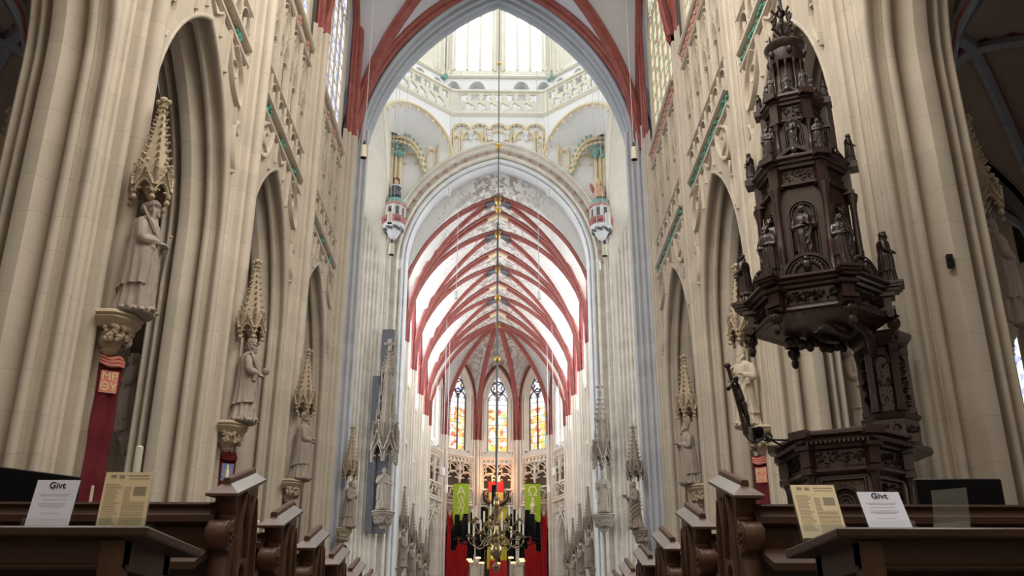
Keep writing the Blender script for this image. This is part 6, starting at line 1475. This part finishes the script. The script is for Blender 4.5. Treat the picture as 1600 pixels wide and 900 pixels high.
# ================================================================ APSE FITTINGS
def green_banner(label, x, kind):
    t = thing('green_banner', label, 'banner', (x, 83.3, 15.35), 0, 'green banners in the apse'); m = M(); w, l = 1.34, 2.9
    top = [(-w/2, 0), (w/2, 0), (w/2, -l)]; tips = [(w*.36, -l-1.1), (w*.18, -l-.05), (-w*.05, -l-.25), (-w*.32, -l-1.25), (-w/2, -l)] if kind == 'A' else [(w*.38, -l-1.2), (w*.22, -l-.05), (0, -l-1.1), (-w*.18, -l), (-w/2, -l)]
    me = curve_panel(top+tips, [], .012, .004); me.transform(Matrix.Rotation(PI/2, 4, 'X')); me.materials.append(MAT['green_cloth']); c = obj('cloth', me, None, t)
    m = M(); m.tube([(-w/2-.1,0,.02),(w/2+.1,0,.02)], .04, 6); [m.tube([(q*w/2,0,.02),(q*w/2,1.75,.1)], .012, 4) for q in (-1,1)]; obj('rod', m, 'iron', t)
    me = text_mesh('A' if kind == 'A' else '\u03a9', 1.15, .015); o = obj('lettering', me, 'cream_applique', c); o.rotation_euler = (PI/2, 0, 0); o.location = (0, -.03, -1.0 if kind == 'A' else -1.05)
    m = M()
    if kind == 'A':
        for a, b in (((-.3,-1.1),(.25,-2.5)),((.3,-1.1),(-.3,-2.5)),((-.05,-1.05),(.3,-1.8)),((.1,-1.05),(-.3,-1.7)),((-.35,-2.1),(.15,-2.0)),((.3,-1.75),(.05,-2.6))): m.tube([(a[0],-.03,a[1]),(b[0],-.03,b[1])], .028, 5)
    else:
        m.lathe([(.05,-2.45),(.2,-2.4),(.12,-2.3),(.26,-2.05),(.22,-1.8),(.10,-1.7)], 10, (0,-.02,0)) if False else None
        m.tube([(0,-.03,-2.45),(0,-.03,-2.2),(0,-.03,-1.95),(0,-.03,-1.7)], [.12,.13,.24,.14], 8); m.tube([(-.2,-.03,-2.55),(.2,-.03,-2.55)], .05, 6)
        for q in range(5): m.tube([(-.16+.08*q,-.03,-1.75),(-.04+.02*q,-.03,-1.15)], .02, 5)
    obj('applique', m, 'cream_applique', c)
green_banner('green forked banner with a cream letter A left of the altar', -3.08, 'A'); green_banner('green forked banner with a cream omega right of the altar', 3.05, 'O')
for s, sd in ((-1, 'left'), (1, 'right')):
    t = thing('red_curtain', 'pleated red cloth hanging in the %s apse arch' % sd, 'curtain', (s*3.3, 83.6, 0)); m = M(); n = 60
    P = [[(-.95+1.9*k/n, .07*math.sin(k*PI/2.6), z-(.9*abs(math.sin(k*PI/15)) if z > 11 else 0)) for k in range(n+1)] for z in (FLOOR+.2, 4, 8, 11, 13.4)]; m.grid(P); m.grid([[(x, y+.03, z) for x, y, z in r] for r in P]); obj('cloth', m, 'red_cloth', t)
    t = thing('arch_shade_sheet', 'black sheet standing in for the shade behind the red cloth in the %s apse arch' % sd, 'curtain', (s*3.5, 84.0, 0)); m = M(); P = [[(-1.15+2.3*k/n, .06*math.sin(k*PI/3), z) for k in range(n+1)] for z in (FLOOR+.2, 4, 8, 10.6)] + [[(-.7+1.4*k/n, .06*math.sin(k*PI/3), 12.2) for k in range(n+1)]]; m.grid(P); m.grid([[(x, y+.03, z) for x, y, z in r] for r in P]); obj('cloth', m, 'arch_shade_black', t)  # added black sheet: the dark arch opening drawn as a hanging surface
t = thing('altar_wreath', 'dark half wreath around a glowing red and gold panel in the apse', 'wreath', (-.1, 85.6, 14.3)); m = M()
m.tube([(1.05*math.cos(a), 0, .55+.95*math.sin(a)) for a in np.linspace(PI*.95, PI*2.05, 22)], [.12+.12*math.sin(PI*k/21) for k in range(22)], 8)
for k in range(70): a = rr.uniform(PI*.98, PI*2.02); m.ball((1.05*math.cos(a)+rr.uniform(-.15,.15), rr.uniform(-.15,.1), .55+.95*math.sin(a)+rr.uniform(-.15,.15)), rr.uniform(.04,.09), 6, 4)
obj('branches', m, 'pulpit_figure', t); m = M(); m.bbox(-.68,.68,.05,.12,.75,1.65,.02); obj('red_panel', m, 'red_cloth', t); m = M(); m.bbox(-.66,.66,.04,.1,-.05,.74,.05)
obj('gold_panel', m, 'gold', t); m = M()
for x in (-.35,.3): m.tube([(x,0,1.6),(x,0,2.0)], .05, 6)
cdl = obj('altar_candles', m, 'candle_wax', t); m = M()
for x in (-.35,.3): m.ball((x,0,2.08), (.06,.06,.11), 8, 6)
obj('flames', m, 'candle_glow', cdl)
gl = bpy.data.lights.new('altar_candle_light', 'POINT'); gl.energy = 130; gl.color = (1,.42,.16); gl.shadow_soft_size = .3; go = bpy.data.objects.new('altar_candle_light', gl); COL.objects.link(go); go.location = (-.1, 84.6, 16.2)
t = thing('yellow_altar_cloth', 'yellow cloth with dark scrollwork hanging below the wreath', 'cloth', (0, 85.85, 0)); m = M(); n = 24; P = [[(-.85+1.7*k/n, .04*math.sin(k*.9), z) for k in range(n+1)] for z in (8.5, 11, 13.9)]; m.grid(P); m.grid([[(x, y+.03, z) for x, y, z in r] for r in P]); c = obj('cloth', m, 'yellow_cloth', t); m = M()
for k in range(12): m.tube([(-.5+.5*(k % 3)+.2*math.cos(a)*(1-a/9), -.06, 10.6+.55*(k//3)+.24*math.sin(a)*(1-a/9)) for a in np.linspace(0, 6, 12)], .03, 5)
obj('scrollwork', m, 'iron', c)
t = thing('red_altar_cloth', 'plain red cloth hanging low behind the brass chandelier', 'cloth', (.15, 84.6, 0)); m = M(); P = [[(-.75+1.5*k/n, .03*math.sin(k*.8), z) for k in range(n+1)] for z in (5.5, 7, 9.1)]; m.grid(P); m.grid([[(x, y+.03, z) for x, y, z in r] for r in P]); obj('cloth', m, 'red_cloth', t)
for s, sd in ((-1, 'left'), (1, 'right')):
    t = thing('altar_pinnacle', 'pale gilded altar tower to the %s of the red cloth' % sd, 'altar tower', (s*1.9, 84.2, 0), 0); m = M(); m.box(-.38,.38,-.3,.3,FLOOR,9.8)
    for q in (-1, 0, 1): m.lathe([(.08,9.8),(.07,10.2),(.0,10.9)], 6, (q*.28,0,0)); m.bar([(q*.3,-.3,5),(q*.3,-.3,9.6)], (0,-1,0), .1, .1)
    obj('tower', m, 'cream_stone', t); m = M()
    for q in range(14): m.ball((-.36+.06*q, -.36, 8.6+.12*(q % 3)), .07, 6, 4)
    obj('gilding', m, 'gold_stone', t)
